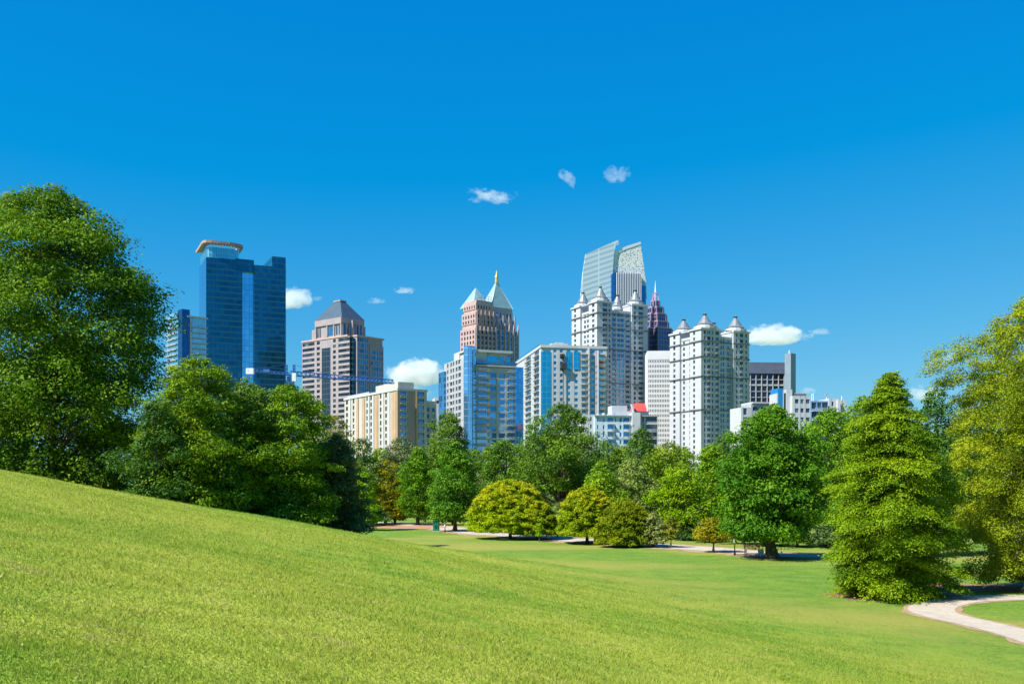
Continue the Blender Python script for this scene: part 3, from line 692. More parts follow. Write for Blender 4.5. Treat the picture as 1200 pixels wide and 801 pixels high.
def facade(b, mb, face, o0, u0, u1, z0, z1, cols, fh, wh, mat, sill=.9, proud=.45, name='window', first=None):
    """piers and spandrels stand `proud` of the core wall, the panes sit back between them. cols: [(ua, ub)]"""
    rows = int((z1-z0)/fh); top = z0+rows*fh; prev = u0
    for (ua, ub) in cols:
        if ua-prev > .02: add_face(mb, face, o0, prev, ua, z0, z1, 0, proud)
        zc = z0
        for k in range(rows):
            zs = z0+k*fh+sill
            add_face(mb, face, o0, ua, ub, zc, zs, 0, proud-.06)
            b.win(name, face, o0, ua+.01, zs, ub-ua-.02, wh, mat, .10, .08)
            zc = zs+wh
        add_face(mb, face, o0, ua, ub, zc, z1, 0, proud-.06)
        prev = ub
    if u1-prev > .02: add_face(mb, face, o0, prev, u1, z0, z1, 0, proud)
def even(u0, u1, n, frac):
    w = (u1-u0)/n; return [(u0+(i+.5-frac/2)*w, u0+(i+.5+frac/2)*w) for i in range(n)]
def balconies(b, face, o0, u0, u1, z0, n, fh, mat, dep=1.5):
    for k in range(n): b.win('balcony', face, o0, u0, z0+k*fh, u1-u0, .22, mat, dep, dep)

WHITE = plain('white_stucco', (.405, .425, .455), .8, 0, .10, .12)
CREAM = plain('cream_stucco', (.40, .38, .345), .85, 0, .12, .15)
TANP = plain('orange_tan_panel', (.38, .26, .165), .85, 0, .12, .2)
GREYW = plain('pale_grey_concrete', (.33, .35, .37), .8, 0, .12, .15)
BELT = plain('dark_grey_cornice', (.13, .14, .15), .7, 0, .1, .3)
PINK = plain('pink_granite', (.42, .30, .285), .6, 0, .12, .2)
PINKL = plain('pale_pink_granite', (.43, .355, .37), .6, 0, .10, .2)
GRAN = plain('lilac_pink_granite', (.285, .25, .27), .6, 0, .12, .2)
MAUVE = plain('mauve_granite', (.20, .13, .19), .4, 0, .15, .3)
SLATE = plain('slate_blue_metal', (.085, .125, .165), .4, .5, .12, .2)
ZINC = plain('grey_zinc_roof', (.19, .215, .23), .45, .3, .12, .4)
COPPER = plain('green_copper_roof', (.33, .50, .49), .3, .25, .14, .3)
GOLD = plain('gilded_metal', (.80, .55, .18), .3, .8, .05)
METAL = plain('white_metal', (.72, .73, .74), .4, .3, .05)
DARKW = plain('dark_panel', (.035, .045, .06), .4, .2, .15, .2)
REDR = plain('red_roof_tile', (.62, .07, .055), .7, 0, .12, .5)
G_DK = glass('dark_window_glass', (.05, .075, .11), .55)
G_BL = glass('blue_window_glass', (.05, .20, .38), .75)
G_SKY = glass('sky_blue_glass', (.10, .34, .58), .85)
G_TEAL = glass('teal_glass', (.03, .33, .50), .8)
TOWERS = 'downtown towers behind the wood'

# --- A: dark blue glass tower with a curved canopy ------------------------------------------------------------
b = Bld('glass_tower', 'tallest dark blue glass tower at left, with a pinkish curved canopy on its roof', 242, 700, 25, 'skyscraper', TOWERS)
CW = curtain('blue_curtain_wall', (.008, .12, .22), (.006, .07, .13), 4.0, 3.0, (.008, .09, .17), .30, .07, .80, .07, .50, wob=.005)
CWL = curtain('sky_reflection_curtain_wall', (.24, .55, .80), (.10, .28, .45), 4.0, 3.0, None, .3, .05, .9, .05, .15)  # paler base colour paints a bright sky reflection onto the recessed link
xa, xb, xc = b.W(284), b.W(298), b.W(335); Ld = b.L(234)
zt = b.Z(301); zs = b.Z(314); zr = b.Z(305)
b.part('glass_facade', MB().box(0, xa, 0, Ld, 0, zt), CW)
b.part('link_facade', MB().box(xa+.01, xb-.01, 3.0, Ld-2, 0, zs), CWL)
b.part('link_cap', MB().box(xa-4, xb, 1.2, Ld-2, zs+.01, b.Z(299)), CW)
b.part('glass_facade', MB().box(xb, xc, 0, Ld, 0, zr), CW)
b.part('roof_screen', MB().box(b.W(319), xc, .5, Ld-.5, zr+.01, b.Z(301.5, xc)), CW)
b.part('side_facade', MB().box(-.35, -.02, .2, Ld-.2, 0, zt-.5), curtain('sunlit_side_curtain_wall', (.10, .38, .66), (.07, .26, .46), 4.0, 3.0, None, .3, .05, .9, .08, .15))  # paler glass colour puts the sunlight on the tower's left side
cr_ = [(.1, 6), (1.2, 2), (4, .4), (xa*.72, .4), (xa-2.5, 3), (xa-.8, 9), (xa-.8, Ld-3), (.1, Ld-2)]
b.part('crown_glass', MB().prism(cr_, zt+.01, b.Z(288.5)), curtain('crown_curtain_wall', (.10, .42, .52), (.30, .50, .60), 6, 1.6, None, .3, .03, .75, .1, .15))
for i in range(9):
    u = 3+i*(xa-9)/8; b.part('canopy_strut', MB().box(u, u+.6, .5, 1.1, b.Z(288.4), b.Z(284)), METAL)
arc = [(-2.6, Ld+1), (-2.6, Ld*.5), (-2.6, 5), (-2.2, 1), (-.6, -1.4), (3, -2.2), (xa*.35, -2.4), (xa*.65, -2.2), (xa-4, -1.0), (xa, 2), (xa+1.6, 6), (xa+2.0, 13), (xa+2.0, 24)]
cxm, cym = xa*.5, Ld*.6
back = [(cxm+(p[0]-cxm)*.74, cym+(p[1]-cym)*.74) for p in arc[::-1]]
cz = b.Z(284.5); can = MB()
for i in range(12):
    can.prism([arc[i], arc[i+1], back[11-i], back[12-i]], cz, cz+1.7)
b.part('canopy', can, plain('pinkish_canopy', (.36, .235, .22), .6, 0, .06))

# --- B: glass apartment tower behind the big tree ------------------------------------------------------------
b = Bld('apartment_tower', 'slim glass tower with white balcony slabs beside the big tree', 214, 620, 40, 'skyscraper', TOWERS)
Wd = b.W(241); Ld = b.L(196); zt = b.Z(371)
APG = curtain('aqua_curtain_wall', (.22, .50, .64), (.45, .52, .56), 3.2, 2.4, None, .3, .06, .6, .12, .3)
b.part('glass_facade', MB().box(0, Wd, 0, Ld, 0, zt), APG)
b.part('stair_core', MB().box(-.6, b.W(222), -.6, 6, 0, b.Z(362)), curtain('deep_blue_strip', (.02, .10, .25), (.02, .07, .15), 3.2, 2, None, .3, .05, .8, .1))
b.part('corner_pier', MB().box(b.W(222)+.01, b.W(224.5), -1.0, .6, 0, zt-1), WHITE)
b.part('roof_screen', MB().box(-1, 5, 6.2, Ld, zt+.01, b.Z(364)), APG)
b.part('roof_slab', MB().box(b.W(219), Wd+1, -1.3, 8, zt+.02, zt+1), WHITE)
fh = 3.3; n = 26
for k in range(n):
    z = zt-3-(k+1)*fh
    b.win('balcony', 'F', (0, 0), b.W(225), z, Wd-b.W(225)+.6, .5, GREYW, 1.4, 1.4)
    b.win('balcony', 'L', (0, 0), 8, z, Ld-9, .5, GREYW, 1.2, 1.2)
b.flush()

# --- C: pink granite tower with a pyramid roof ---------------------------------------------------------------
b = Bld('granite_tower', 'pink banded tower with a grey truncated pyramid roof', 412.5, 620, 50, 'skyscraper', TOWERS)
Wd = b.W(449.5); Ld = b.L(354); zt = b.Z(393); nt_ = 4.2
mb = MB().prism([(nt_, .5), (Wd-.5, .5), (Wd-.5, Ld-.5), (.5, Ld-.5), (.5, nt_), (nt_, nt_)], 0, zt)
G_C = glass('slate_window_glass', (.035, .06, .095), .6)
lc = [(b.L(a), b.L(c)) for a, c in ((409.5, 396.5), (393.5, 390.3), (374.8, 371.2), (368.5, 354.6))]
gl = (b.L(387.3), b.L(377.3))
fh = 3.45; rows = int(zt/fh); z0 = zt-rows*fh
facade(b, mb, 'L', (.5, 0), nt_, gl[0], z0, zt, lc[:2], fh, 1.95, G_C, .8, .5)
facade(b, mb, 'L', (.5, 0), gl[1], Ld, z0, zt, lc[2:], fh, 1.95, G_C, .8, .5)
add_face(mb, 'L', (.5, 0), gl[0], gl[1], zt-5.5, zt, 0, .5)
um = b.W(433)
facade(b, mb, 'F', (0, .5), nt_, um-.6, z0, zt, even(nt_+.2, um-1, 5, .82), fh, 2.3, G_BL, .6, .4)
facade(b, mb, 'F', (0, .5), um+.6, Wd, z0, zt-4, even(um+.9, Wd-.4, 5, .82), fh, 2.3, G_BL, .6, .4)
b.part('wall', mb, GRAN)
b.part('glass_strip', MB().box(-.25, .49, gl[0]+.1, gl[1]-.1, 0, zt-5.6), curtain('dark_strip_wall', (.03, .07, .12), (.12, .15, .19), 3.45, 1.6, None, .3, .08, .6, .1))
b.part('corner_glazing', MB().box(1.6, nt_-.02, 1.6, nt_-.02, 0, zt-1), curtain('corner_curtain_wall', (.02, .08, .14), (.02, .05, .08), 3.45, 1.2, (.04, .10, .15), .3, .05, .7, .1))
b.part('cornice', MB().prism([(nt_-.4, -.4), (Wd+.3, -.4), (Wd+.3, Ld+.3), (-.4, Ld+.3), (-.4, nt_-.4), (nt_-.4, nt_-.4)], zt+.01, zt+1.0), PINK)
y0, y1 = b.L(399), b.L(368); x1 = Wd-7; zc = b.Z(371.5, 0, y0)
mb = MB().box(1.5, x1, y0+.5, y1, zt+1.01, zc)
mb.box(1.5, x1-2, y1+.01, y1+4, zt+1.01, zc-5); mb.box(x1+.01, x1+4, y0+3, y1-3, zt+1.01, zc-3)
add_face(mb, 'L', (1.5, 0), y0, y1, zc-3.6, zc+.3, .3, .9)
add_face(mb, 'F', (0, y0+.5), 1.5, x1, zc-3.2, zc+.3, .3, .9)
for q in (y0+.2, y0+7.0, y0+13.8, y1-1): add_face(mb, 'L', (1.5, 0), q, q+1.1, zt+1.01, zc-3.61, .01, .7)
for i in range(7): q = 1.5+i*(x1-3.5)/6; add_face(mb, 'F', (0, y0+.5), q, q+.9, zt+1.01, zc-3.21, .01, .7)
b.part('upper_storey', mb, GRAN)
for i in range(6): q = 2.5+i*(x1-3.5)/6; b.win('window', 'F', (0, y0+.5), q, zt+2.2, (x1-3.5)/6-1, 6.5, G_BL, .12, .1)
for q, w in ((y0+2, 1.5), (y0+4.6, 1.5), (y0+8.4, 5), (y1-5, 1.3), (y1-2.8, 1.3)): b.win('window', 'L', (1.5, 0), q, zt+2.2, w, 6.0, G_DK if w < 2 else G_BL, .12, .1)
ra, rb = b.L(397.5), b.L(394)
zp = b.Z(352, 10, 15)
cx_, cy_ = (1.5+x1)/2, (y0+y1)/2
base = [(.9, y0-.3), (x1+.6, y0-.3), (x1+.6, y1+.6), (.9, y1+.6)]; k_ = .235
b.part('roof', MB().prism(base, zc+.31, zp, [(cx_+(p[0]-cx_)*k_, cy_+(p[1]-cy_)*k_) for p in base]), SLATE)
b.part('roof_cap', MB().box(cx_-(x1/2)*k_-.3, cx_+(x1/2)*k_+.3, cy_-(y1-y0)/2*k_-.3, cy_+(y1-y0)/2*k_+.3, zp+.01, zp+.9), GRAN)
b.part('buttress', MB().cone(b.W(425), y0-1.5, zt+1.01, zc-1, 1.3, .9, 4, pi/4), GRAN)
b.flush()

# --- D: cream slab block --------------------------------------------------------------------------------------
b = Bld('apartment_block', 'long cream and tan apartment block in front of the pink banded tower', 466.5, 420, 32, 'building')
Wd = b.W(500); Ld = b.L(404); zt = b.Z(457); fh = 2.9; rows = int(zt/fh); z0 = zt-rows*fh
mb = MB().box(.4, Wd-.4, .4, Ld-.4, 0, zt)
lcols = []
for a, c in ((453.6, 451.6), (447.2, 445.4), (436, 434.2), (431.6, 429.6), (426.3, 424.8), (415.4, 413.7), (408, 405.6)): lcols.append((b.L(a), b.L(c)))
facade(b, mb, 'L', (.4, 0), .4, Ld, z0, zt, lcols, fh, 1.9, G_DK, .7, .5)
rc = [(b.W(468.3), b.W(476)), (b.W(489.6), b.W(497))]
facade(b, mb, 'F', (0, .4), .4, Wd, z0, zt, rc, fh, 1.95, G_BL, .7, .5)
b.part('wall', mb, CREAM)
b.part('parapet', MB().box(-.5, Wd+.3, -.5, Ld+.3, zt+.01, zt+.9), WHITE)
pil = MB()
for px_ in (461.5, 441.5, 427.5, 420): u = b.L(px_); pil.box(-.45, -.12, u-.7, u+1.6, 0, zt-.6)
for a, c in ((464.8, 459.5), (443.6, 439.6)): pil.box(-.40, -.12, b.L(a), b.L(c), 0, zt-.6)
b.part('pilaster', pil, TANP)
b.part('pilaster', MB().box(-.6, .8, -.6, -.12, 0, zt).box(b.W(486.8), b.W(488.8), -.8, -.12, 0, zt).box(b.W(466.4)+1, b.W(468.2), -.5, -.12, 0, zt), TANP)
b.part('wall_panel', MB().box(b.W(477.4), b.W(486.6), -.32, -.12, 0, zt-.3), plain('grey_tan_panel', (.30, .22, .19), .8, 0, .12, .2))
mbw = MB()
for px_ in (457, 449.8, 438.2, 433, 418.5, 411): u = b.L(px_); mbw.box(-.42, -.12, u-.5, u+1.0, 0, zt-.3)
b.part('pier', mbw, WHITE)
b.part('penthouse', MB().box(3, Wd-3, b.L(459), b.L(433), zt+.91, zt+4.3), CREAM)
b.part('roof_terrace', MB().box(1, Wd-1, b.L(430), Ld-1, zt+.91, zt+2.0), GREYW)
for q in (0, 1):
    balconies(b, 'F', (0, 0), rc[q][0], rc[q][1], z0+.2, rows, fh, WHITE, 1.0)
xw = b.W(511, 8); wz = b.Z(470, xw, 8)
mb = MB().box(Wd+.01, xw, 8, 22, 0, wz)
facade(b, mb, 'F', (0, 8), Wd+.1, xw, wz-rows*fh+12, wz, even(Wd+.3, xw-.2, 3, .55), fh, 1.7, G_DK, .7, .4)
b.part('side_wing', mb, CREAM)
b.flush()
b = Bld('office_block', 'small pale block peeping out right of the cream apartment block', 509.5, 560, 10, 'building')
b.part('wall', MB().box(0, b.W(524), 0, 16, 0, b.Z(465.5)), WHITE)
for k in range(3):
    b.part('window', MB().box(1+k*2, 2.3+k*2, -.1, .02, b.Z(472), b.Z(469)), G_DK)

# --- E: pink tower with green pyramids ------------------------------------------------------------------------
b = Bld('pyramid_tower', 'pink granite tower with two green pyramid roofs and a gilded spire', 574, 700, 38, 'skyscraper', TOWERS)
Wd = b.W(608); Ld = b.L(556); ze = b.Z(357.5); fh = 3.6
def stepped(b, mb, x0, x1, y0, y1, tops, ins):
    """tiers stepping in towards the top; returns top footprint"""
    z = 0
    for (zt_, i_) in zip(tops, ins):
        mb.box(x0+i_, x1-i_, y0+i_, y1-i_, z, zt_); z = zt_+.005
tops = [b.Z(384), b.Z(371), ze]; mb = MB()
stepped(b, mb, 0, Wd, 0, Ld, tops, [.6, 2.0, 3.4])
n = 6
for lv, (za, zb_, i_) in enumerate(((0, tops[0], .6), (tops[0], tops[1], 2.0), (tops[1], tops[2]-2.5, 3.4))):
    cF = even(i_+.6, Wd-i_-.6, n, .46); cL = even(i_+.6, Ld-i_-.6, 5, .46)
    fh_ = 3.6 if lv < 2 else 4.2; r_ = int((zb_-za-.8)/fh_)
    facade(b, mb, 'F', (0, i_), i_, Wd-i_, zb_-.8-r_*fh_, zb_, cF, fh_, 2.7 if lv < 2 else 3.4, G_BL, .5, .55)
    facade(b, mb, 'L', (i_, 0), i_, Ld-i_, zb_-.8-r_*fh_, zb_, cL, fh_, 2.7, G_DK, .5, .55)
b.part('wall', mb, PINKL)
fin = MB()
for i in range(n+1):
    u = .6+i*(Wd-1.8)/n; fin.box(u, u+.8, -.9, -.01, 0, tops[0]+2); fin.cone(u+.4, -.45, tops[0]+2, tops[0]+5, .62, .06, 4, pi/4)
for i in range(5):
    u = 2+i*(Wd-5)/4; fin.box(u, u+.8, .9, 1.4, tops[0], tops[1]+2.5)
b.part('pier', fin, PINKL)
i_ = 3.0; bs = [(i_, i_), (Wd-i_, i_), (Wd-i_, Ld-i_), (i_, Ld-i_)]; cx_, cy_ = Wd/2, Ld/2; za = b.Z(330, cx_, cy_)
b.part('roof', MB().prism(bs, ze+.01, za, [(cx_+(p[0]-cx_)*.05, cy_+(p[1]-cy_)*.05) for p in bs]), COPPER)
b.part('ridge', MB().bar((i_, i_, ze+.1), (cx_, cy_, za), .28).bar((Wd-i_, i_, ze+.1), (cx_, cy_, za), .28).bar((i_, Ld-i_, ze+.1), (cx_, cy_, za), .28), METAL)
sp_ = MB().cone(cx_, cy_, za-1, za+3.2, 1.5, 1.1, 8).cone(cx_, cy_, za+3.2, za+4.0, 1.5, 1.3, 8).cone(cx_, cy_, za+4.0, b.Z(316.5, cx_, cy_), .9, .08, 8)
b.part('spire', sp_, GOLD)
# front left shaft with the second pyramid: stands against the main shaft
xo = b.W(541.5); # shaft in front-left, expressed in the same frame
x0, x1 = -b.W(575)-19.5, -1.0; yA, yB = -9.0, 9.0
x0 = -19.0
tops2 = [b.Z(385, -10, -9), b.Z(366, -10, -9), b.Z(351.5, -10, -9)]
mb = MB(); z = 0
for zt_, i_ in zip(tops2, (0, 1.3, 2.6)): mb.box(x0+i_+.5, x1-i_*.5, yA+i_+.5, yB, z, zt_); z = zt_+.005
for (za_, zb_, i_) in ((0, tops2[0], 0), (tops2[0], tops2[1], 1.3), (tops2[1], tops2[2]-2, 2.6)):
    r_ = int((zb_-za_-.8)/fh)
    facade(b, mb, 'F', (0, yA+i_+.5), x0+i_, x1-i_*.5, zb_-.8-r_*fh, zb_, even(x0+i_+.8, x1-i_-.4, 5, .5), fh, 2.2, G_DK, .6, .5)
    facade(b, mb, 'L', (x0+i_+.5, 0), yA+i_, yB, zb_-.8-r_*fh, zb_, even(yA+i_+.8, yB-.4, 5, .5), fh, 2.2, G_DK, .6, .5)
b.part('front_shaft', mb, PINK)
fin = MB()
for i in range(6):
    u = x0+.3+i*(x1-x0-1.2)/5; fin.box(u, u+.7, yA-.7, yA-.02, 0, tops2[0]+1.5)
for i in range(5):
    u = x0+2+i*(x1-x0-4)/4; fin.box(u, u+.7, yA+.7, yA+1.27, tops2[0], tops2[1]+1.5)
b.part('pier', fin, PINK)
bs = [(x0+5, yA+9), (x1+3, yA+9), (x1+3, yB+8), (x0+5, yB+8)]; mx, my = (bs[0][0]+bs[1][0])/2, (bs[0][1]+bs[2][1])/2
zb2 = tops2[2]-3
b.part('roof', MB().prism(bs, zb2, b.Z(337.5, mx, my), [(mx+(p[0]-mx)*.04, my+(p[1]-my)*.04) for p in bs]), COPPER)
rf = MB()
for i in range(5): rf.bar((x0+5+i*3, yA+4, tops2[2]), (x0+5+i*3, yA+4, tops2[2]+3.4), .14)
rf.bar((x0+5, yA+4, tops2[2]+3.4), (x0+17, yA+4, tops2[2]+3.4), .14).bar((x0+5, yA+4, tops2[2]+1.8), (x0+17, yA+4, tops2[2]+1.8), .14)
b.part('rooftop_frame', rf, GREYW)
b.flush()

# --- F: blue glass condominium with balconies ------------------------------------------------------------------
b = Bld('condominium', 'blue glass and white condominium with a rounded glass corner in front of the pyramid tower', 549, 450, 22, 'building', TOWERS)
xR = b.W(603); xG = b.W(613); Ld = b.L(521); fh = 3.05; zt = b.Z(428, 12); rows = int(zt/fh)
mb = MB().box(.4, xR, .4, Ld, 0, zt)
zl = b.Z(421, 0, 15)
z0 = zl-fh*int(zl/fh)
lc = [(b.L(a), b.L(c)) for a, c in ((540.5, 537.5), (536.5, 534.5), (532.8, 531), (530, 528.2), (526, 524.3))]
facade(b, mb, 'L', (.4, 0), .4, Ld, z0, zl, lc, fh, 1.9, G_DK, .7, .6)
z0 = zt-rows*fh
ca, cb_, cc, cd_, ce, cf = b.W(559), b.W(572), b.W(573.5), b.W(592.5), b.W(594.5), b.W(602.5)
facade(b, mb, 'F', (0, .4), .4, xR, z0, zt-1, [(ca, cb_), (cc+.2, (cc+cd_)/2-.6), ((cc+cd_)/2+.6, cd_-.2), (ce, cf)], fh, 2.1, G_SKY, .6, .45)
b.part('wall', mb, GREYW)
b.part('upper_wall', MB().box(.2, 9, .6, 12, zl-3, b.Z(414, 0, 10)).box(.5, 8, 14, 22, zl+.1, zl+3.5), WHITE)
b.part('cornice', MB().box(-.6, 9.8, -.2, 12.6, b.Z(414, 0, 10)+.01, b.Z(414, 0, 10)+.8), WHITE)
u0 = b.W(558); u1 = b.W(597); zp = b.Z(413, 12)
b.part('penthouse', MB().box(u0+2, u1, 2.5, 16, zt+.01, zp), WHITE)
b.part('roof_slab', MB().box(u0-1, u1+1.5, -.3, 17.5, zp+.01, zp+1.1), WHITE)
for px_, w_ in ((563, 3), (574.5, 4.2), (584.5, 4.2), (594.6, 1.4)): u = b.W(px_, 2.5); b.part('penthouse_window', MB().box(u-w_*.35, u+w_*.65, 2.38, 2.49, zt+1.2, zp-1.2), G_TEAL)
b.part('roof_rail', MB().box(u0, xR+1, -.8, -.7, zt+.5, zt+1.6), G_SKY)
b.part('ledge', MB().box(u0-.2, xR+1, -.9, .38, zt-.6, zt), WHITE)
GC = curtain('pale_blue_curtain_wall', (.20, .46, .72), (.45, .62, .75), 3.05, 1.5, None, .3, .04, .85, .05, .2)
GC2 = curtain('blue_bay_curtain_wall', (.10, .36, .66), (.22, .45, .65), 3.05, 1.6, None, .3, .05, .85, .05, .2)
pts = []
for i in range(9):
    a = radians(200+i*150/8); pts.append((3.0+3.6*cos(a), .8+2.6*sin(a)))
pts += [(6.3, .39), (-.6, .39)]
xr_ = b.W(557.5)
pts = [(-2.2, .35), (-2.4, -1.0), (-1.2, -2.3), (.8, -2.7), (xr_-1.8, -1.6), (xr_, -.3), (xr_, .35)]
b.part('glass_corner', MB().prism(pts, 0, b.Z(405.5)), GC)
b.part('glass_wing', MB().box(xR+.01, xG, -.4, 9, 0, b.Z(430, xR)), GC2)
b.part('glass_wing', MB().box(-1.5, .39, b.L(523.5), b.L(517.5), 0, b.Z(436, 0, Ld)), GC2)
bal = MB(); 
balconies(b, 'F', (0, 0), ca, cb_, z0+.1, rows, fh, WHITE, 1.3)
balconies(b, 'F', (0, 0), ce, cf, z0+.1, rows, fh, WHITE, 1.3)
balconies(b, 'L', (0, 0), b.L(530.5), b.L(528), z0+.1, rows-1, fh, WHITE, .9)
b.flush()

# --- G: white condominium with teal windows ---------------------------------------------------------------------
b = Bld('condominium', 'white condominium with teal windows standing left of the tall turreted tower', 634.5, 490, 10, 'building', TOWERS)
Wd = b.W(711); Ld = b.L(605); fh = 3.0; zt = b.Z(407); rows = int(zt/fh); z0 = zt-rows*fh
mb = MB().box(.4, Wd-.4, .4, Ld, 0, zt)
lc = [(b.L(632), b.L(626.5)), (b.L(622.5), b.L(616.5))]
facade(b, mb, 'L', (.4, 0), .4, Ld, z0, zt, lc, fh, 1.9, G_DK, .7, .5)
fc = [(b.W(a), b.W(c)) for a, c in ((648.5, 652), (656, 659.5), (664.3, 668.3), (673, 677.2), (681.5, 686.5), (692.5, 697), (701, 706.5))]
facade(b, mb, 'F', (0, .4), b.W(645.4), Wd, z0, zt, fc, fh, 1.6, G_TEAL, .8, .5)
b.part('wall', mb, WHITE)
TL = curtain('teal_curtain_wall', (.02, .36, .55), (.16, .50, .60), 3.0, 2.2, None, .3, .05, .8, .07, .25)
b.part('glass_corner', MB().box(-.2, b.W(645.3), -.3, .39, 0, zt-2), TL)
b.part('bay_window', MB().box(b.W(663), b.W(669.5), -.42, -.12, b.Z(432), b.Z(411)), TL)
b.part('bay_window', MB().box(b.W(672), b.W(679), -.42, -.12, b.Z(432), b.Z(411)), TL)
b.part('construction_hoist', MB().box(b.W(656), b.W(661), -2.0, -.12, b.Z(418), b.Z(414.5)).box(b.W(656.5), b.W(663.3), -2.2, -.12, b.Z(432), b.Z(425)).bar((b.W(659.5), -1, 0), (b.W(659.5), -1, b.Z(414)), .2), plain('dark_hoist', (.03, .035, .04), .6))
b.part('wall_panel', MB().box(b.W(690.6), b.W(692.2), -.35, -.12, 0, zt-1).box(b.W(697.2), b.W(699.4), -.35, -.12, 0, zt-1), plain('lilac_grey_panel', (.40, .40, .46), .8))
b.part('party_wall', MB().box(b.W(688.6), b.W(690.2), -1.6, -.12, 0, zt), WHITE)
b.part('party_wall', MB().box(b.W(699.8), b.W(700.8), -1.8, -.12, 0, zt-1), WHITE)
b.part('tinted_loggia', MB().box(b.W(701), b.W(706.5), -.25, -.12, b.Z(430), b.Z(420)), plain('terracotta_panel', (.30, .14, .09), .8))
b.part('parapet', MB().box(-.5, Wd+.2, -.5, Ld+.3, zt+.01, zt+1.3), WHITE)
b.part('penthouse', MB().box(b.W(648), b.W(668), 4, 14, zt+1.31, zt+2.8).box(b.W(654), b.W(663), 5, 12, zt+2.81, zt+3.5), WHITE)
b.part('roof_wing', MB().box(-.3, 5, b.L(632), b.L(606), zt+1.31, zt+2.2), TL)
balconies(b, 'F', (0, 0), b.W(680.5), b.W(688.4), z0, rows, fh, CREAM, 1.4)
balconies(b, 'F', (0, 0), b.W(700.9), b.W(708.5), z0, rows, fh, WHITE, 1.5)
balconies(b, 'L', (0, 0), b.L(632.2), b.L(626), z0, rows, fh, WHITE, 1.2)
balconies(b, 'L', (0, 0), b.L(622.8), b.L(616), z0, rows, fh, WHITE, 1.2)
b.flush()

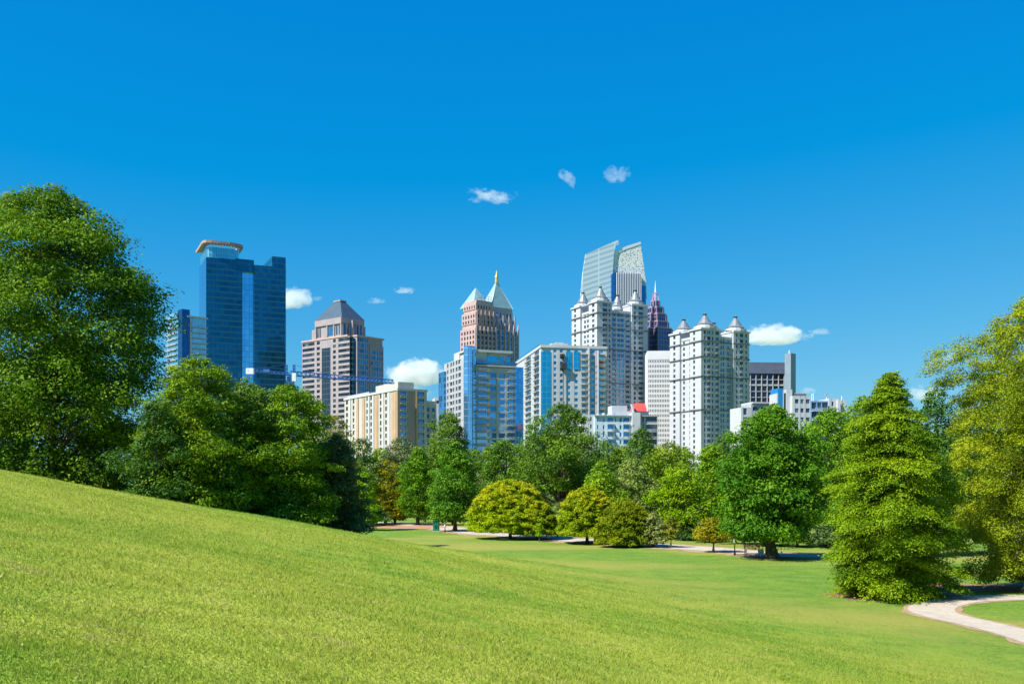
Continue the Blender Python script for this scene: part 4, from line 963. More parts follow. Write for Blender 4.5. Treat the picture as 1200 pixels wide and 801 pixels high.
# --- turreted towers ---------------------------------------------------------------------------------------------
def turret(b, cx, cy, hw, zb, zt, apex, name='turret'):
    """square corner shaft with a round drum and a flared cone roof"""
    t_ = b.part(name, MB().cone(cx, cy, zb, zt+.6, hw*1.10, hw*1.10, 14).cone(cx, cy, zt+.61, zt+1.6, hw*.90, hw*.82, 14), WHITE)
    h = apex-zt-1.8
    b.part('cone_roof', MB().cone(cx, cy, zt+1.61, zt+1.8+h*.12, hw*.90, hw*.66, 14).cone(cx, cy, zt+1.8+h*.12, zt+1.8+h*.86, hw*.66, hw*.09, 14), ZINC, t_)
    b.part('finial', MB().cone(cx, cy, zt+1.8+h*.82, zt+1.8+h*.9, hw*.20, hw*.22, 8).cone(cx, cy, zt+1.8+h*.9, apex, hw*.07, .04, 6), DARKW, t_)
def turreted(label, pxc, Y, deg, pl, pr, top, tops_px, apex_px, belts, fcols, lcols, cornerF, cornerL, bayz, fh=3.0):
    b = Bld('turreted_tower', label, pxc, Y, deg, 'skyscraper', TOWERS)
    Wd = b.W(pr); Ld = b.L(pl); zt = b.Z(top); rows = int(zt/fh); z0 = zt-rows*fh
    cF = b.W(cornerF[0]); cF2 = b.W(cornerF[1]); cL = b.L(cornerL[0]); cL2 = b.L(cornerL[1])
    mb = MB().box(1.6, Wd-.4, 1.6, Ld-.4, 0, zt-bayz)
    # corner shafts
    mb.box(.4, cF, .4, cL, 0, zt); mb.box(cF2, Wd-.41, .4, cL, 0, zt); mb.box(.4, cF, cL2, Ld-.41, 0, zt); mb.box(cF2, Wd-.42, cL2, Ld-.42, 0, zt)
    zq = z0
    inF = lambda a: [(b.W(p), b.W(q)) for p, q in a]
    inL = lambda a: [(b.L(p), b.L(q)) for p, q in a]
    near = [c for c in fcols if c[1] <= cornerF[0]+.5]; far_ = [c for c in fcols if c[0] >= cornerF[1]-.5]; mid = [c for c in fcols if c not in near and c not in far_]
    facade(b, mb, 'F', (0, .4), 0, cF, zq, zt, inF([c[:2] for c in near]), fh, 1.7, G_DK, .8, .4)
    facade(b, mb, 'F', (0, .4), cF2, Wd, zq, zt, inF([c[:2] for c in far_]), fh, 1.7, G_DK, .8, .4)
    zm = zt-bayz-fh*int((zt-bayz)/fh)
    facade(b, mb, 'F', (0, 1.6), cF, cF2, zm, zt-bayz, inF([c[:2] for c in mid]), fh, 1.9, G_BL, .7, .4)
    nl = [c for c in lcols if c[1] >= cornerL[0]-.3]; fl = [c for c in lcols if c[0] <= cornerL[1]+.3]; ml = [c for c in lcols if c not in nl and c not in fl]
    facade(b, mb, 'L', (.4, 0), 0, cL, zq, zt, inL(nl), fh, 1.7, G_DK, .8, .4)
    facade(b, mb, 'L', (.4, 0), cL2, Ld, zq, zt, inL(fl), fh, 1.7, G_DK, .8, .4)
    facade(b, mb, 'L', (1.6, 0), cL, cL2, zm, zt-bayz, inL(ml), fh, 1.7, G_DK, .8, .4)
    b.part('wall', mb, WHITE)
    for py in belts:
        z = b.Z(py); m2 = MB()
        m2.box(-.55, cF+.15, -.55, .39, z, z+.55).box(cF2-.15, Wd+.15, -.55, .39, z, z+.55).box(cF+.16, cF2-.16, .8, 1.19, z, z+.5)
        m2.box(-.55, .39, .40, cL+.15, z, z+.55).box(-.55, .39, cL2-.15, Ld+.1, z, z+.55).box(.8, 1.19, cL+.16, cL2-.16, z, z+.5)
        b.part('belt_course', m2, BELT if py > top+2 else WHITE)
    cap = MB()
    for (x0, x1, y0, y1) in ((-.7, cF+.3, -.7, cL+.3), (cF2-.3, Wd+.4, -.7, cL+.3), (-.7, cF+.3, cL2-.3, Ld+.3), (cF2-.3, Wd+.4, cL2-.3, Ld+.3)): cap.box(x0, x1, y0, y1, zt+.01, zt+.9)
    b.part('cornice', cap, WHITE)
    b.part('bay_parapet', MB().box(cF+.31, cF2-.31, .9, 2.2, zt-bayz+.01, zt-bayz+1.3).box(.9, 2.2, cL+.31, cL2-.31, zt-bayz+.01, zt-bayz+1.3), WHITE)
    hw = [cF/2, (Wd-cF2)/2]; 
    cents = {'near': (cF/2, cL/2), 'right': ((cF2+Wd)/2, cL/2), 'left': (cF/2, (cL2+Ld)/2), 'back': ((cF2+Wd)/2, (cL2+Ld)/2)}
    for k, (x, y) in cents.items():
        turret(b, x, y, min(cF, Wd-cF2)*.5, zt+.91, zt+1.6, b.Z(apex_px[k], x, y))
    for c in fcols:
        if len(c) > 2:
            o_ = (0, 0) if (c in near or c in far_) else (0, 1.2)
            balconies(b, 'F', o_, b.W(c[0])-.2, b.W(c[1])+.2, z0, rows-2, fh, GREYW, 1.1)
    b.flush(); return b
turreted('tallest white turreted tower, in front of the glass tower with sloping screens', 700, 583, 27, 670, 759, 353.5, None,
         {'near': 334.5, 'right': 338.5, 'left': 341.5, 'back': 344}, (366.5, 383.8, 408.5, 448, 353),
         [(706.3, 711.8, 1), (713.3, 715.3), (718.6, 722.8, 1), (724.5, 728), (728.6, 732), (734.5, 739, 1), (743, 745.4), (748.3, 753.5, 1)],
         [(696.5, 693.8), (688, 686), (684.5, 682.5), (675, 672.8)], (717.3, 740.5), (690, 680), 5.0)
turreted('broad white turreted tower with dark belt lines, right of the white grid office', 822, 520, 28, 785, 878, 385.5, None,
         {'near': 366.5, 'right': 369.5, 'left': 373, 'back': 377}, (399.5, 417.8, 441, 480, 385),
         [(825, 827.2), (828.8, 832.5, 1), (834.2, 836), (838.5, 842.5, 1), (845.5, 847.5), (848.5, 850.5), (854, 858, 1), (862.5, 864.5), (867, 871, 1), (873.5, 875.3)],
         [(814.5, 812.3), (807.5, 805.8), (800.5, 798.3), (791.5, 789)], (843.5, 859.5), (808.5, 796.5), 4.0)

# --- H: glass tower with sloping screens --------------------------------------------------------------------------
b = Bld('screen_tower', 'glass tower with two pale sloping sail shaped screens behind the tallest turreted tower', 721, 760, 14, 'skyscraper', TOWERS)
def vert_slab(b, pts_px, y0, thick, inset=0):
    """a thin upright slab in the plane y = y0, outlined by photo pixels"""
    mb = MB(); k = len(pts_px); P_ = [(b.W(px_, y0), b.Z(py_, b.W(px_, y0), y0)) for px_, py_ in pts_px]
    mb.v = [(x, y0, z) for x, z in P_]+[(x, y0+thick, z) for x, z in P_]
    mb.f = [tuple(range(k)), tuple(range(2*k-1, k-1, -1))]+[(i, k+i, k+(i+1) % k, (i+1) % k) for i in range(k)]
    return mb
m_sc, t, o = newmat('fritted_glass_screen')
tc = N(t, 'ShaderNodeTexCoord'); sp = N(t, 'ShaderNodeSeparateXYZ'); t.links.new(tc.outputs['Object'], sp.inputs[0])
zz = math_(t, 'ADD', math_(t, 'DIVIDE', sp.outputs[2], 3.9), math_(t, 'MULTIPLY', sp.outputs[0], -.095))
fz = math_(t, 'FRACT', zz); fx = math_(t, 'LESS_THAN', math_(t, 'FRACT', math_(t, 'DIVIDE', sp.outputs[0], 13.0)), .07)
c = mix(t, ramp(t, math_(t, 'LESS_THAN', fz, .42), 0, 1), (.62, .70, .72), (.42, .52, .56)); c = mix(t, fx, c, (.72, .78, .80))
bb = N(t, 'ShaderNodeBsdfPrincipled'); t.links.new(c, bb.inputs['Base Color']); bb.inputs['Roughness'].default_value = .25; bb.inputs['Metallic'].default_value = .25
t.links.new(bb.outputs[0], o.inputs[0])
b.part('sloping_screen', vert_slab(b, [(680, 352), (683, 320), (686.5, 297.5), (707, 288.5), (724.5, 281), (725.3, 286.5), (721.5, 287.5), (719.5, 296), (717.3, 330), (715, 380), (679, 380)], 2.0, 1.2), m_sc)
m_lt, t, o = newmat('lattice_screen')
tc = N(t, 'ShaderNodeTexCoord'); vo = N(t, 'ShaderNodeTexVoronoi', feature='F1'); vo.inputs['Scale'].default_value = .48; t.links.new(tc.outputs['Object'], vo.inputs[0])
bb = N(t, 'ShaderNodeBsdfPrincipled'); bb.inputs['Roughness'].default_value = .5
n_ = noise(t, tc.outputs['Object'], .9, 3)
t.links.new(mix(t, ramp(t, n_, .54, .60), (.66, .68, .66), (.12, .19, .26)), bb.inputs['Base Color'])
t.links.new(bb.outputs[0], o.inputs[0])
b.part('sloping_screen', vert_slab(b, [(716, 350), (719.6, 295), (722, 293.7), (735, 288.5), (750.5, 283.5), (753.5, 305), (757.2, 333), (758, 350)], 3.5, 1.2), m_lt)
b.part('screen_edge', vert_slab(b, [(719.9, 298), (719.6, 294.5), (735, 288), (750.7, 283), (751.2, 286), (735, 291.5)], 3.2, .28), METAL)
Wd = b.W(751.2)
mb = MB().box(0, Wd, 0, 3.3, 0, b.Z(319.5, Wd/2)).box(0, Wd, 4.9, 24, 0, b.Z(322))
b.part('glass_body', mb, curtain('deep_blue_body', (.03, .09, .20), (.03, .08, .15), 3.9, 40, None, .3, .04, .7, .08))
fin = MB()
nf = 14
for i in range(nf+1):
    u = .9+i*(Wd-1.4)/nf; fin.box(u, u+.50, -.7, -.01, 0, b.Z(319.2, u))
b.part('fin', fin, METAL)
b.part('blue_side_glass', MB().box(b.W(716.8), -.02, -.2, 3.2, 0, b.Z(321)), curtain('bright_blue_side', (.03, .19, .42), (.05, .25, .45), 3.9, 2, None, .3, .05, .8, .08))
b.part('blue_side_glass', MB().box(Wd+.02, b.W(757.3), .6, 3.2, 0, b.Z(334, Wd)), curtain('bright_blue_side_b', (.03, .19, .42), (.05, .25, .45), 3.9, 2, None, .3, .05, .8, .08))

# --- I: stepped purple tower with a spire --------------------------------------------------------------------------
b = Bld('stepped_tower', 'dark mauve stepped tower with a thin white spire', 768, 800, 30, 'skyscraper', TOWERS)
px1 = 800/F
MG = curtain('mauve_curtain_wall', (.06, .09, .20), (.22, .18, .26), 3.9, 2.6, (.10, .08, .15), .28, .10, .6, .15, .35)
tiers = [(411, 26), (386, 22.5), (377.5, 20), (368.5, 17), (360, 12.5), (352.5, 6.5)]
z = 0; cy_ = 16*px1; cx0 = 0
def at_(px_, y): return b.W(px_, y)
Cc = (b.W(768, 12), 12)
for i, (py, hw) in enumerate(tiers):
    zt_ = b.Z(tiers[i+1][0] if i+1 < len(tiers) else 345.5, 0, 12) if i < len(tiers)-1 else b.Z(345.5, 0, 12)
    zt_ = b.Z(py, 0, 12) if i else b.Z(386, 0, 12)
    h_ = hw*px1*.74; q = h_*.55; cx_, cyy = Cc
    poly = [(-q, -h_), (q, -h_), (q, -q), (h_, -q), (h_, q), (q, q), (q, h_), (-q, h_), (-q, q), (-h_, q), (-h_, -q), (-q, -q)]
    o_ = b.part('tier', MB().prism([(cx_+a*.93, cyy+c_*.93) for a, c_ in poly], z, zt_), MG)
    b.part('tier_coping', MB().prism([(cx_+a*.96, cyy+c_*.96) for a, c_ in poly], zt_+.01, zt_+.8), plain('pale_mauve_coping', (.34, .26, .32), .6), o_)
    pr_ = MB()
    for a, c_ in poly: pr_.box(cx_+a*.93-.45, cx_+a*.93+.45, cyy+c_*.93-.45, cyy+c_*.93+.45, max(z, 1), zt_-.05)
    b.part('pier', pr_, plain('mauve_pier', (.21, .17, .25), .6), o_)
    z = zt_+.81
fr = MB(); zl_ = b.Z(342, 0, 12)
for a, c_ in ((-2, -2), (2, -2), (2, 2), (-2, 2)): fr.bar((Cc[0]+a, Cc[1]+c_, z), (Cc[0]+a*.5, Cc[1]+c_*.5, zl_), .35)
for zz_ in (z+2.5, zl_): fr.bar((Cc[0]-1.4, Cc[1]-1.4, zz_), (Cc[0]+1.4, Cc[1]-1.4, zz_), .25).bar((Cc[0]-1.4, Cc[1]-1.4, zz_), (Cc[0]-1.4, Cc[1]+1.4, zz_), .25)
b.part('spire_frame', fr, plain('pink_frame', (.55, .25, .27), .6))
b.part('spire', MB().cone(Cc[0], Cc[1], z-.5, zl_, .8, .7, 8).cone(Cc[0], Cc[1], zl_, b.Z(327, 0, 12), .75, .05, 8), METAL)

# --- J: white office with a grid of small windows --------------------------------------------------------------------
b = Bld('grid_office', 'plain white office tower with rows of tiny dark windows between the two turreted towers', 758.5, 566, -4, 'skyscraper', TOWERS)
Wd = b.W(799); zt = b.Z(411); fh = 2.8; mb = MB().box(0, Wd, .4, 20, 0, zt)
zr = b.Z(421); rows = int(zr/fh)
cols_ = even(.5, Wd-.3, 20, .52)
facade(b, mb, 'F', (0, .4), 0, Wd, zr-rows*fh, zt, cols_, fh, 1.6, G_DK, .9, .45)
# facade() fills rows from the bottom to the top edge; keep the blank band on top
b.wins = [w for w in b.wins if w[4]+w[6] < zr+.5]
add_face(mb, 'F', (0, .4), 0, Wd, zr, zt, .451, .50)
b.part('wall', mb, plain('bright_white_panel', (.60, .60, .60), .7, 0, .05, .1))
b.flush()

# --- K: dark office with white mullion grid and lift tower --------------------------------------------------------------
b = Bld('mullion_office', 'dark office block with a pale mullion grid under a blank dark attic', 872, 700, 4, 'building', TOWERS)
Wd = b.W(919); zt = b.Z(424)
b.part('core', MB().box(0, Wd, 0, 22, 0, b.Z(438)), curtain('dark_violet_glass', (.05, .045, .075), (.02, .02, .03), 4.0, 5.5, None, .3, .06, .6, .12))
b.part('attic', MB().prism([(-.5, -1.5), (Wd+.6, -1.5), (Wd+.6, 22), (-.5, 22)], b.Z(437.5), zt, [(-.5, .5), (Wd+.6, .5), (Wd+.6, 22), (-.5, 22)]), plain('dark_slate_attic', (.085, .10, .14), .5, .2, .15, .2))
g_ = MB(); nv = 7
for i in range(nv+1): u = i*(Wd-.5)/nv; g_.box(u, u+.5, -.9, -.02, 0, b.Z(438.2))
k = 0
while k < 22:
    z = b.Z(438.2)-4-k*4.15
    if z < 1: break
    g_.box(.5, Wd-.5, -.6, -.03, z, z+.45 if k != 1 else z+1.2); k += 1
b.part('mullion_grid', g_, GREYW)
b = Bld('lift_tower', 'blank blue grey tower slab attached right of the dark mullion office', 926.8, 688, 38, 'building', TOWERS)
Wd = b.W(932.6); Ld = b.L(919.6); zt = b.Z(413.5)
b.part('wall', MB().box(0, Wd, .02, Ld, 0, zt), plain('blue_grey_panel', (.20, .26, .32), .5, .2, .08, .2))
b.part('roof_antenna', MB().bar((1, 2, zt), (1, 2, zt+2.4), .3).bar((2.5, 3.5, zt), (2.5, 3.5, zt+1.8), .4), METAL)

# --- L: low white apartments on the right ---------------------------------------------------------------------------------
b = Bld('apartment_block', 'low white apartment block with dark windows and blue balconies rising over the trees at right', 925, 330, 6, 'building')
LW = WHITE; fh = 3.0
def seg(px0, px1_, top, y0, dep, cols, mat=LW, gl_=G_DK, rows_=6, h=1.4, nm='wall'):
    u0, u1 = b.W(px0, y0), b.W(px1_, y0); zt_ = b.Z(top, u0, y0); m_ = MB().box(u0, u1, y0+.4, y0+dep, 0, zt_)
    facade(b, m_, 'F', (0, y0+.4), u0, u1, zt_-rows_*fh-.6, zt_, [(b.W(a, y0), b.W(c_, y0)) for a, c_ in cols], fh, h, gl_, 1.1, .4)
    add_face(m_, 'F', (0, y0+.4), u0, u1, 0, zt_-rows_*fh-.61, 0, .4)
    b.part(nm, m_, mat); return u0, u1, zt_
seg(928.5, 949.6, 463.5, 0, 14, [(931.5, 936), (938, 942), (944.2, 949)])
seg(921.5, 928.4, 456, 2, 10, [])
b.part('blue_panel', MB().box(b.W(914.5), b.W(920), 2, 9, 0, b.Z(454)), plain('blue_panel', (.015, .20, .48), .4, .1))
b.part('white_edge', MB().box(b.W(913.2), b.W(914.4), 2, 9, 0, b.Z(460)).box(b.W(920.1), b.W(921.4), 2, 9, 0, b.Z(456)), WHITE)
u0, u1, z_ = seg(950.6, 970.5, 469.5, -1, 12, [(951.2, 956.5), (958, 962.5), (963.6, 970)], plain('blue_grey_wall', (.12, .22, .34), .6), G_DK, 6, 2.0)
balconies(b, 'F', (0, -1), u0, u1, z_-12*1.5-.5, 6, fh, WHITE, 1.6)
seg(971.5, 982, 466.5, 1, 12, [(974.5, 977)])
seg(982.1, 985, 468, -.5, 8, [])
seg(985.2, 991.5, 468.5, 2, 12, [(987, 989)])
b.part('roof_terrace', MB().box(b.W(934), b.W(949), 3, 12, b.Z(463.5)+.02, b.Z(460.5)).box(b.W(934), b.W(949.5), 2.5, 12.5, b.Z(460.2), b.Z(459.4)), GREYW)
an = MB()
for px_, t_ in ((955.6, 460), (957.4, 459), (991, 462)): u = b.W(px_); an.bar((u, 3, 0), (u, 3, b.Z(t_)), .12)
u = b.W(973); an.bar((u, 3, b.Z(468)), (u, 3, b.Z(462)), .12).cone(u, 3, b.Z(462), b.Z(460), .5, .9, 8)
b.part('roof_antenna', an, METAL)
b.flush()
b = Bld('apartment_block', 'small low white block half hidden by the big oak, below the dark mullion office', 868.5, 340, 12, 'building')
LW = WHITE
seg(868.5, 880, 477, 0, 9, [(871, 875.5)], h=2.2)
seg(880.1, 913, 472.5, 5, 8, [(882, 888), (892, 898), (902, 908)], GREYW, G_BL)
b.part('roof_terrace', MB().box(b.W(881, 5), b.W(913, 5), 4.2, 13.5, b.Z(472.3, 2, 5), b.Z(470.5, 2, 5)), WHITE)
balconies(b, 'F', (0, -1), b.W(866), b.W(868.4), 14, 3, 3, WHITE, 1.2)
b.flush()

# --- M: low building with a red roof ------------------------------------------------------------------------------------------
b = Bld('red_roofed_building', 'low pale blue building with a bright red hipped roof in front of the turreted tower', 697, 400, 8, 'building')
BLW = plain('pale_blue_stucco', (.42, .52, .60), .8, 0, .12, .2)
seg(697, 741, 486.5, 0, 16, [(699.5, 701.2), (706.5, 708.5), (712, 718.5), (720.5, 722), (726, 728.5), (730.5, 737.5)], BLW, G_BL, 7, 1.7)
seg(741.2, 750.5, 483, -2, 14, [], WHITE)
seg(750.6, 770.5, 486.5, 0, 14, [(752.5, 754.5), (757, 769)], GREYW, G_DK, 7, 1.9)
seg(684, 696.8, 485.5, 2, 14, [(691.5, 693.5)], WHITE, G_DK, 7, 1.6)
b.part('roof_ledge', MB().box(b.W(697)-.3, b.W(741), -.9, 0.38, b.Z(487), b.Z(486)).box(b.W(750.6), b.W(771), -.9, .38, b.Z(487), b.Z(486)), GREYW)
balconies(b, 'F', (0, 0), b.W(711.5), b.W(719), b.Z(486.5)-7*3-.5, 7, 3, WHITE, 1.3)
balconies(b, 'F', (0, 0), b.W(730), b.W(738.2), b.Z(486.5)-7*3-.5, 7, 3, WHITE, 1.3)
balconies(b, 'F', (0, 0), b.W(756.5), b.W(770), b.Z(486.5)-7*3-.5, 7, 3, WHITE, 1.3)
b.part('rooftop_box', MB().box(b.W(717, 5), b.W(735, 5), 5, 12, b.Z(486)+.02, b.Z(475, 8, 5)), WHITE)
zr0 = b.Z(486)+.03; xa, xb = b.W(736, 4), b.W(760, 4); zw = b.Z(481.5, xa, 4)
b.part('gable_wall', MB().box(xa, xb, 4, 11, zr0, zw).prism([(xa+2, 1.8), (b.W(746), 1.8), (b.W(746), 3.9), (xa+2, 3.9)], zr0, b.Z(472.5, xa), [(b.W(741.5), 1.8), (b.W(742.5), 1.8), (b.W(742.5), 3.9), (b.W(741.5), 3.9)]), WHITE)
b.part('roof', MB().prism([(b.W(743, 3), 2.6), (xb-1.0, 2.6), (xb-1.0, 12), (b.W(743, 3), 12)], zw+.01, b.Z(471.5, xa, 4), [(b.W(745, 6), 6.0), (b.W(756, 6), 6.0), (b.W(756, 6), 8), (b.W(745, 6), 8)]), REDR)
vn = MB()
for k in range(4): u = b.W(703)+k*2.2; vn.box(u, u+.9, 5, 6, b.Z(486)+.02, b.Z(483.5-(k % 2)))
b.part('roof_vent', vn, METAL)
b.flush()

# --- tower crane ------------------------------------------------------------------------------------------------------------------
BLUE = plain('blue_crane_paint', (.03, .12, .38), .5, .1, .1)
Yc = 359.0; xm = (340-600)/F*Yc; zg_ = gz(xm, Yc)
cr = tag(empty('tower_crane', (xm, Yc, zg_)), 'blue tower crane with a lattice jib crossing in front of the pink banded tower', 'crane')
def lattice(mb, a, c, w, h, nseg, r, tri=False):
    a = Vector(a); c = Vector(c); d = (c-a).normalized()
    if abs(d.z) > .9: s1, s2 = Vector((1, 0, 0)), Vector((0, 1, 0))
    else: s1 = d.cross(Vector((0, 0, 1))).normalized(); s2 = Vector((0, 0, 1))
    if tri: offs = [s1*w/2, -s1*w/2, s2*h]
    else: offs = [s1*w/2+s2*w/2, -s1*w/2+s2*w/2, -s1*w/2-s2*w/2, s1*w/2-s2*w/2]
    for o_ in offs: mb.bar(a+o_, c+o_, r)
    for i in range(nseg):
        p, q = a+(c-a)*(i/nseg), a+(c-a)*((i+1)/nseg)
        for j in range(len(offs)):
            k = (j+1) % len(offs); mb.bar(p+offs[j], q+offs[k], r*.6); 
            if not tri: mb.bar(p+offs[j], p+offs[k], r*.6)
            else: mb.bar(q+offs[k], (p+q)/2+offs[j], r*.5)
jz = EYE+(570-439.5)/F*Yc-zg_
mb = MB(); lattice(mb, (0, 0, 0), (0, 0, jz-3.5), 1.9, 0, 14, .17); mastb = link('mast', mb.mesh('mast', plain('pale_mast_paint', (.35, .45, .55), .5)), cr)
link('slewing_unit', MB().box(-1.3, 1.3, -1.3, 1.3, jz-3.4, jz-2.0).box(-1.0, 1.0, -1.0, 1.0, jz-1.99, jz-.4).mesh('slewing_unit', BLUE), cr)
link('cab', MB().box(1.1, 2.5, -2.1, -.7, jz-2.3, jz+.6).mesh('cab', METAL), cr)
xl, Yl = (289-600)/F*345-xm, 345-Yc; xr, Yr = (461-600)/F*388-xm, 388-Yc
mb = MB(); lattice(mb, (0, 0, jz), (xr, Yr, jz), 1.4, 1.5, 26, .16, True); link('jib', mb.mesh('jib', BLUE), cr)
mb = MB(); lattice(mb, (0, 0, jz), (xl, Yl, jz), 1.3, .9, 10, .12, True); link('counter_jib', mb.mesh('counter_jib', BLUE), cr)
link('counterweight', MB().box(xl-.2, xl+2.4, Yl-.3, Yl+1.2, jz-1.1, jz+.9).mesh('counterweight', METAL), cr)
link('winch', MB().box(xl*.62, xl*.62+2.2, Yl*.62-.6, Yl*.62+.6, jz+.1, jz+1.1).mesh('winch', BLUE), cr)
mb = MB()
for s_ in (-1.4, 1.4): lattice(mb, (s_, 0, jz), (s_, 0, jz+3.8), .6, 0, 3, .12)
mb.bar((-1.4, 0, jz+3.8), (xl*.8, Yl*.8, jz+1), .06).bar((1.4, 0, jz+3.8), (xr*.35, Yr*.35, jz+1.5), .06)
link('tower_head', mb.mesh('tower_head', BLUE), cr)
link('trolley', MB().box(xr*.28-.5, xr*.28+.5, Yr*.28-.5, Yr*.28+.5, jz-.6, jz-.15).mesh('trolley', METAL), cr)
# ------------------------------------------------------------------ park furniture
def foot(px, py): x, y, z = ground_hit(px, py); return (x, y, z)
p = foot(511.2, 622); tag(empty('utility_cabinet', p), 'tall green utility cabinet on the lawn between the slim green trees', 'cabinet'); c0 = bpy.data.objects['utility_cabinet']
GRN = plain('green_cabinet_paint', (.012, .17, .13), .5, .1, .12, .6)
link('cabinet_body', MB().box(-.48, .48, -.38, .38, .08, 1.95).mesh('cabinet_body', GRN), c0)
link('plinth', MB().box(-.55, .55, -.45, .45, -.1, .075).mesh('plinth', GREYW), c0)
link('cabinet_roof', MB().box(-.54, .54, -.44, .44, 1.955, 2.04).mesh('cabinet_roof', GRN), c0)
link('door', MB().box(-.42, .42, -.41, -.385, .2, 1.85).mesh('door', GRN), c0)
link('handle', MB().box(.28, .33, -.45, -.415, 1.0, 1.2).mesh('handle', METAL), bpy.data.objects['door'])
BLK = plain('black_metal', (.02, .02, .022), .5, .5, .1)
def bin_(p, label):
    t_ = tag(empty('trash_bin', p), label, 'trash bin')
    m = MB().cone(0, 0, .05, .95, .27, .31, 14).cone(0, 0, 0, .05, .31, .31, 14); link('bin_body', m.mesh('bin_body', BLK), t_)
    link('lid', MB().cone(0, 0, .96, 1.12, .33, .18, 14).mesh('lid', BLK), t_)
q = foot(699.5, 638.2); t_ = bin_(q, 'black trash bin by the path at the right side of the yellow rimmed dome tree')
bpy.data.objects['trash_bin'].scale = (1.25, 1.25, 1.1)
def lamp(px, py, top, label):
    x, y, z = foot(px, py); h = EYE+(HY-top)/F*y-z
    t_ = tag(empty('lamp_post', (x, y, z)), label, 'lamp post')
    link('post', MB().cone(0, 0, -.1, .5, .13, .08, 10).cone(0, 0, .5, h-.7, .06, .05, 10).mesh('post', BLK), t_)
    l = link('lantern', MB().cone(0, 0, h-.7, h-.2, .10, .19, 8).mesh('lantern', METAL), t_)
    link('lantern_cap', MB().cone(0, 0, h-.2, h, .24, .04, 8).mesh('lantern_cap', BLK), t_)
lamp(521.5, 623.5, 612, 'short black lamp post right of the green utility cabinet')
lamp(861, 650, 628, 'pale lamp post by the path between the orange tree and the big oak')
bpy.data.objects['lamp_post.001'].children[0].data.materials[0] = METAL
def bench(px, py, rz, label):
    t_ = tag(empty('park_bench', foot(px, py), rz), label, 'bench', 'benches along the far path')
    WD = plain('bench_wood', (.22, .13, .07), .8)
    s_ = MB()
    for i in range(4): s_.box(-.9, .9, -.24+i*.13, -.13+i*.13, .43, .47)
    link('seat', s_.mesh('seat', WD), t_)
    s_ = MB()
    for i in range(3): s_.box(-.9, .9, .28, .32, .55+i*.14, .65+i*.14)
    link('backrest', s_.mesh('backrest', WD), t_)
    for x in (-.75, .75): link('leg', MB().box(x-.04, x+.04, -.24, -.18, -.05, .43).box(x-.04, x+.04, .25, .28, -.05, .95).box(x-.035, x+.035, -.18, .25, .36, .42).mesh('leg', BLK), t_)
bench(612, 627.5, .1, 'wooden bench behind the path under the largest yellow dome tree')
bench(647, 629.5, -.2, 'wooden bench behind the path between the two yellow dome trees')
bench(882, 648.5, .05, 'wooden bench beside the path left of the big oak trunk')
def post(px, py, top, label, mat):
    x, y, z = foot(px, py); h = EYE+(HY-top)/F*y-z
    t_ = tag(empty('sign_post', (x, y, z)), label, 'sign post')
    link('post', MB().box(-.06, .06, -.06, .06, -.1, h).mesh('post', mat), t_)
    link('sign_panel', MB().box(-.3, .3, -.10, -.065, h-.5, h-.05).mesh('sign_panel', mat), t_)
post(891.5, 651.5, 643, 'small pale blank sign post left of the big oak trunk', METAL)
# a low split-rail fence behind the path
def rail_fence(pa, pb, label, n):
    a = np.array(foot(*pa)[:2]); c = np.array(foot(*pb)[:2]); t_ = tag(empty('rail_fence', (a[0], a[1], gz(*a))), label, 'fence')
    WD = plain('grey_fence_wood', (.26, .21, .17), .9); z0_ = gz(*a); pos = []
    for i in range(n):
        q = a+(c-a)*i/(n-1); pos.append((q[0]-a[0], q[1]-a[1], gz(*q)-z0_))
    for p_ in pos: link('fence_post', MB().box(p_[0]-.08, p_[0]+.08, p_[1]-.08, p_[1]+.08, p_[2]-.2, p_[2]+1.15).mesh('fence_post', WD), t_)
    rl = MB()
    for i in range(n-1):
        for h_ in (.45, .9): rl.bar((pos[i][0], pos[i][1], pos[i][2]+h_), (pos[i+1][0], pos[i+1][1], pos[i+1][2]+h_), .06)
    link('rail', rl.mesh('rail', WD), t_)
rail_fence((602, 623.5), (668, 628.0), 'low grey rail fence behind the path under the yellow dome trees', 14)
#rail_fence((905, 646), (975, 648.5), 'low grey rail fence behind the path right of the big oak trunk', 9)

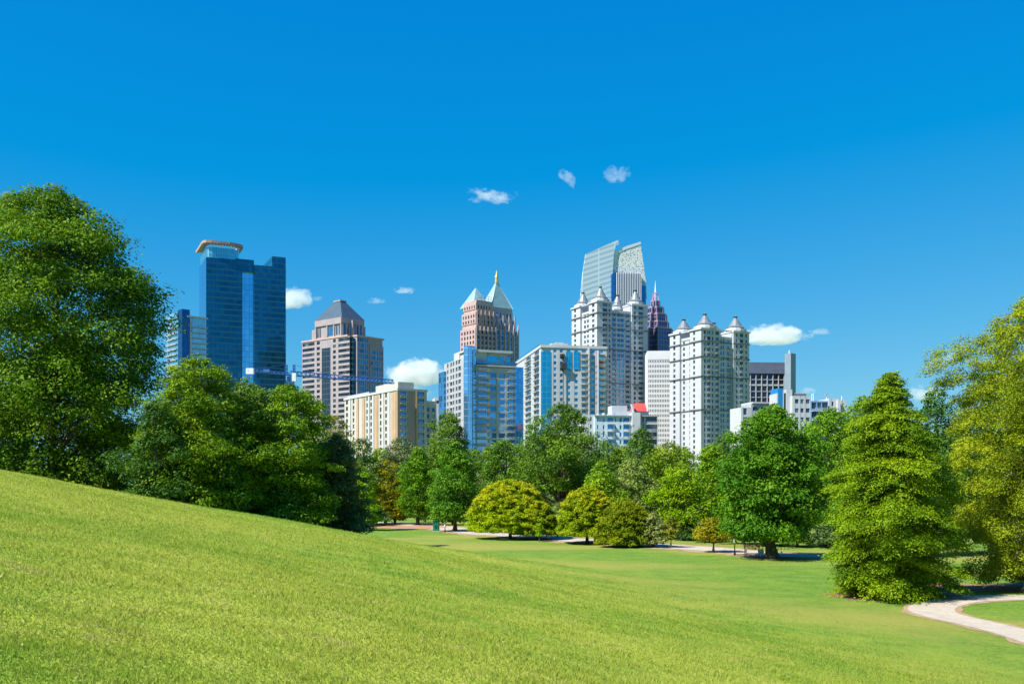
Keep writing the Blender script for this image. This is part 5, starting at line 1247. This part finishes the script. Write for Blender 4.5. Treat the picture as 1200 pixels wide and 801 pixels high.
# ------------------------------------------------------------------ clouds: real volumes far beyond the towers
def cloud_mat(name, dens, scale, seed, thr, col=(1, 1, 1)):
    m, t, o = newmat(name)
    tc = N(t, 'ShaderNodeTexCoord'); gen = tc.outputs['Object']
    ln = N(t, 'ShaderNodeVectorMath', operation='LENGTH'); t.links.new(gen, ln.inputs[0])
    mp = N(t, 'ShaderNodeMapping'); mp.inputs['Location'].default_value = (seed*3.7, seed*1.9, seed*5.3); mp.inputs['Scale'].default_value = scale
    t.links.new(gen, mp.inputs[0]); n1 = noise(t, mp.outputs[0], 1.0, 5, .62)
    # density: noise threshold that rises towards the rim of the unit sphere, and a flat base
    sp = N(t, 'ShaderNodeSeparateXYZ'); t.links.new(gen, sp.inputs[0])
    v = math_(t, 'ADD', math_(t, 'MULTIPLY', math_(t, 'SUBTRACT', n1, .5), 2.6), thr)
    v = math_(t, 'SUBTRACT', v, math_(t, 'MULTIPLY', math_(t, 'POWER', ln.outputs['Value'], 2.0), 1.25))
    low = math_(t, 'MULTIPLY', math_(t, 'MAXIMUM', math_(t, 'SUBTRACT', math_(t, 'MULTIPLY', sp.outputs[2], -1.0), .30), 0.0), 3.0)
    v = math_(t, 'SUBTRACT', v, low)
    d = math_(t, 'MULTIPLY', ramp(t, v, 0.0, .22, 0, 1), dens)
    vol = N(t, 'ShaderNodeVolumePrincipled'); vol.inputs['Color'].default_value = (*col, 1); vol.inputs['Anisotropy'].default_value = .25
    t.links.new(d, vol.inputs['Density']); t.links.new(vol.outputs[0], o.inputs['Volume'])
    m.volume_intersection_method = 'FAST' if hasattr(m, 'volume_intersection_method') else None
    return m
def uv_sphere(k=16, l=10):
    V = [(0, 0, 1), (0, 0, -1)]; Fs = []
    for j in range(1, l):
        for i in range(k): a = 2*pi*i/k; e = pi*j/l; V.append((sin(e)*cos(a), sin(e)*sin(a), cos(e)))
    me = bpy.data.meshes.new('cloud')
    for i in range(k):
        n_ = (i+1) % k; Fs.append((0, 2+i, 2+n_)); Fs.append((1, 2+(l-2)*k+n_, 2+(l-2)*k+i))
        for j in range(l-2): Fs.append((2+j*k+i, 2+(j+1)*k+i, 2+(j+1)*k+n_, 2+j*k+n_))
    me.from_pydata(V, [], Fs); me.update(); return me
def cloud(cx, cy, w, h, Y, dens, sc, seed, thr, label, roll=0.0, group='small clouds in the blue sky'):
    m = cloud_mat('cloud_vapour', dens, sc, seed, thr); me = uv_sphere(); me.materials.append(m)
    o = link('cloud', me); o.location = ((cx-600)/F*Y, Y, EYE+(HY-cy)/F*Y); s = Y/F
    o.scale = (w/2*s, max(w, h)/2*s*.55, h/2*s); o.rotation_euler = (0, roll, 0); tag(o, label, 'cloud', group)
DC = .018
cloud(577, 231, 92, 28, 3600, DC*.6, (3.4, 1.6, 1.8), 1, .36, 'thin flat white wisp high above the pyramid tower', .03)
cloud(664, 209, 44, 24, 3600, DC*.6, (2.6, 1.6, 1.8), 2, .34, 'tiny slanting wisp left of the highest cloud', .75)
cloud(722, 207, 54, 44, 3600, DC*.55, (2.6, 1.6, 2.4), 3, .30, 'highest small ragged cloud above the sloping screens', -.3)
cloud(340, 353, 68, 44, 3200, DC*1.6, (2.2, 1.6, 1.7), 4, .62, 'white cloud peeping out right of the dark blue glass tower')
cloud(488, 440, 96, 54, 3000, DC*1.8, (2.6, 1.6, 1.8), 5, .66, 'largest puffy cloud low above the cream apartment block')
cloud(487, 460, 70, 24, 3000, DC*1.0, (2.2, 1.6, 1.5), 6, .45, 'faint cloud layer just under the largest puffy cloud')
cloud(908, 395, 112, 40, 3200, DC*1.5, (3.0, 1.6, 1.7), 7, .60, 'long white cloud right of the broad turreted tower')
cloud(961, 389, 36, 18, 3200, DC*.8, (2.0, 1.6, 1.7), 8, .40, 'faint puff at the right tip of the long white cloud')
cloud(475, 341, 40, 16, 3400, DC*.9, (2.2, 1.6, 1.7), 9, .42, 'small pale cloud left of the pyramid tower spire')
cloud(441, 353, 34, 14, 3400, DC*.7, (2.2, 1.6, 1.7), 10, .38, 'small pale cloud right above the truncated pyramid roof')
cloud(372, 350, 22, 12, 3400, DC*.6, (2.0, 1.6, 1.7), 11, .38, 'faintest puff between the glass tower and the truncated pyramid roof')
cloud(1104, 424, 78, 40, 3200, DC*.5, (3.0, 1.6, 2.4), 12, .30, 'wispy cloud beside the willow oak', -.5)
cloud(1085, 462, 64, 34, 3200, DC*1.0, (2.4, 1.6, 1.8), 13, .50, 'low white cloud between the cypress top and the willow oak')
cloud(948, 458, 36, 16, 3200, DC*.7, (2.2, 1.6, 1.7), 14, .40, 'faint low cloud above the low white apartments')
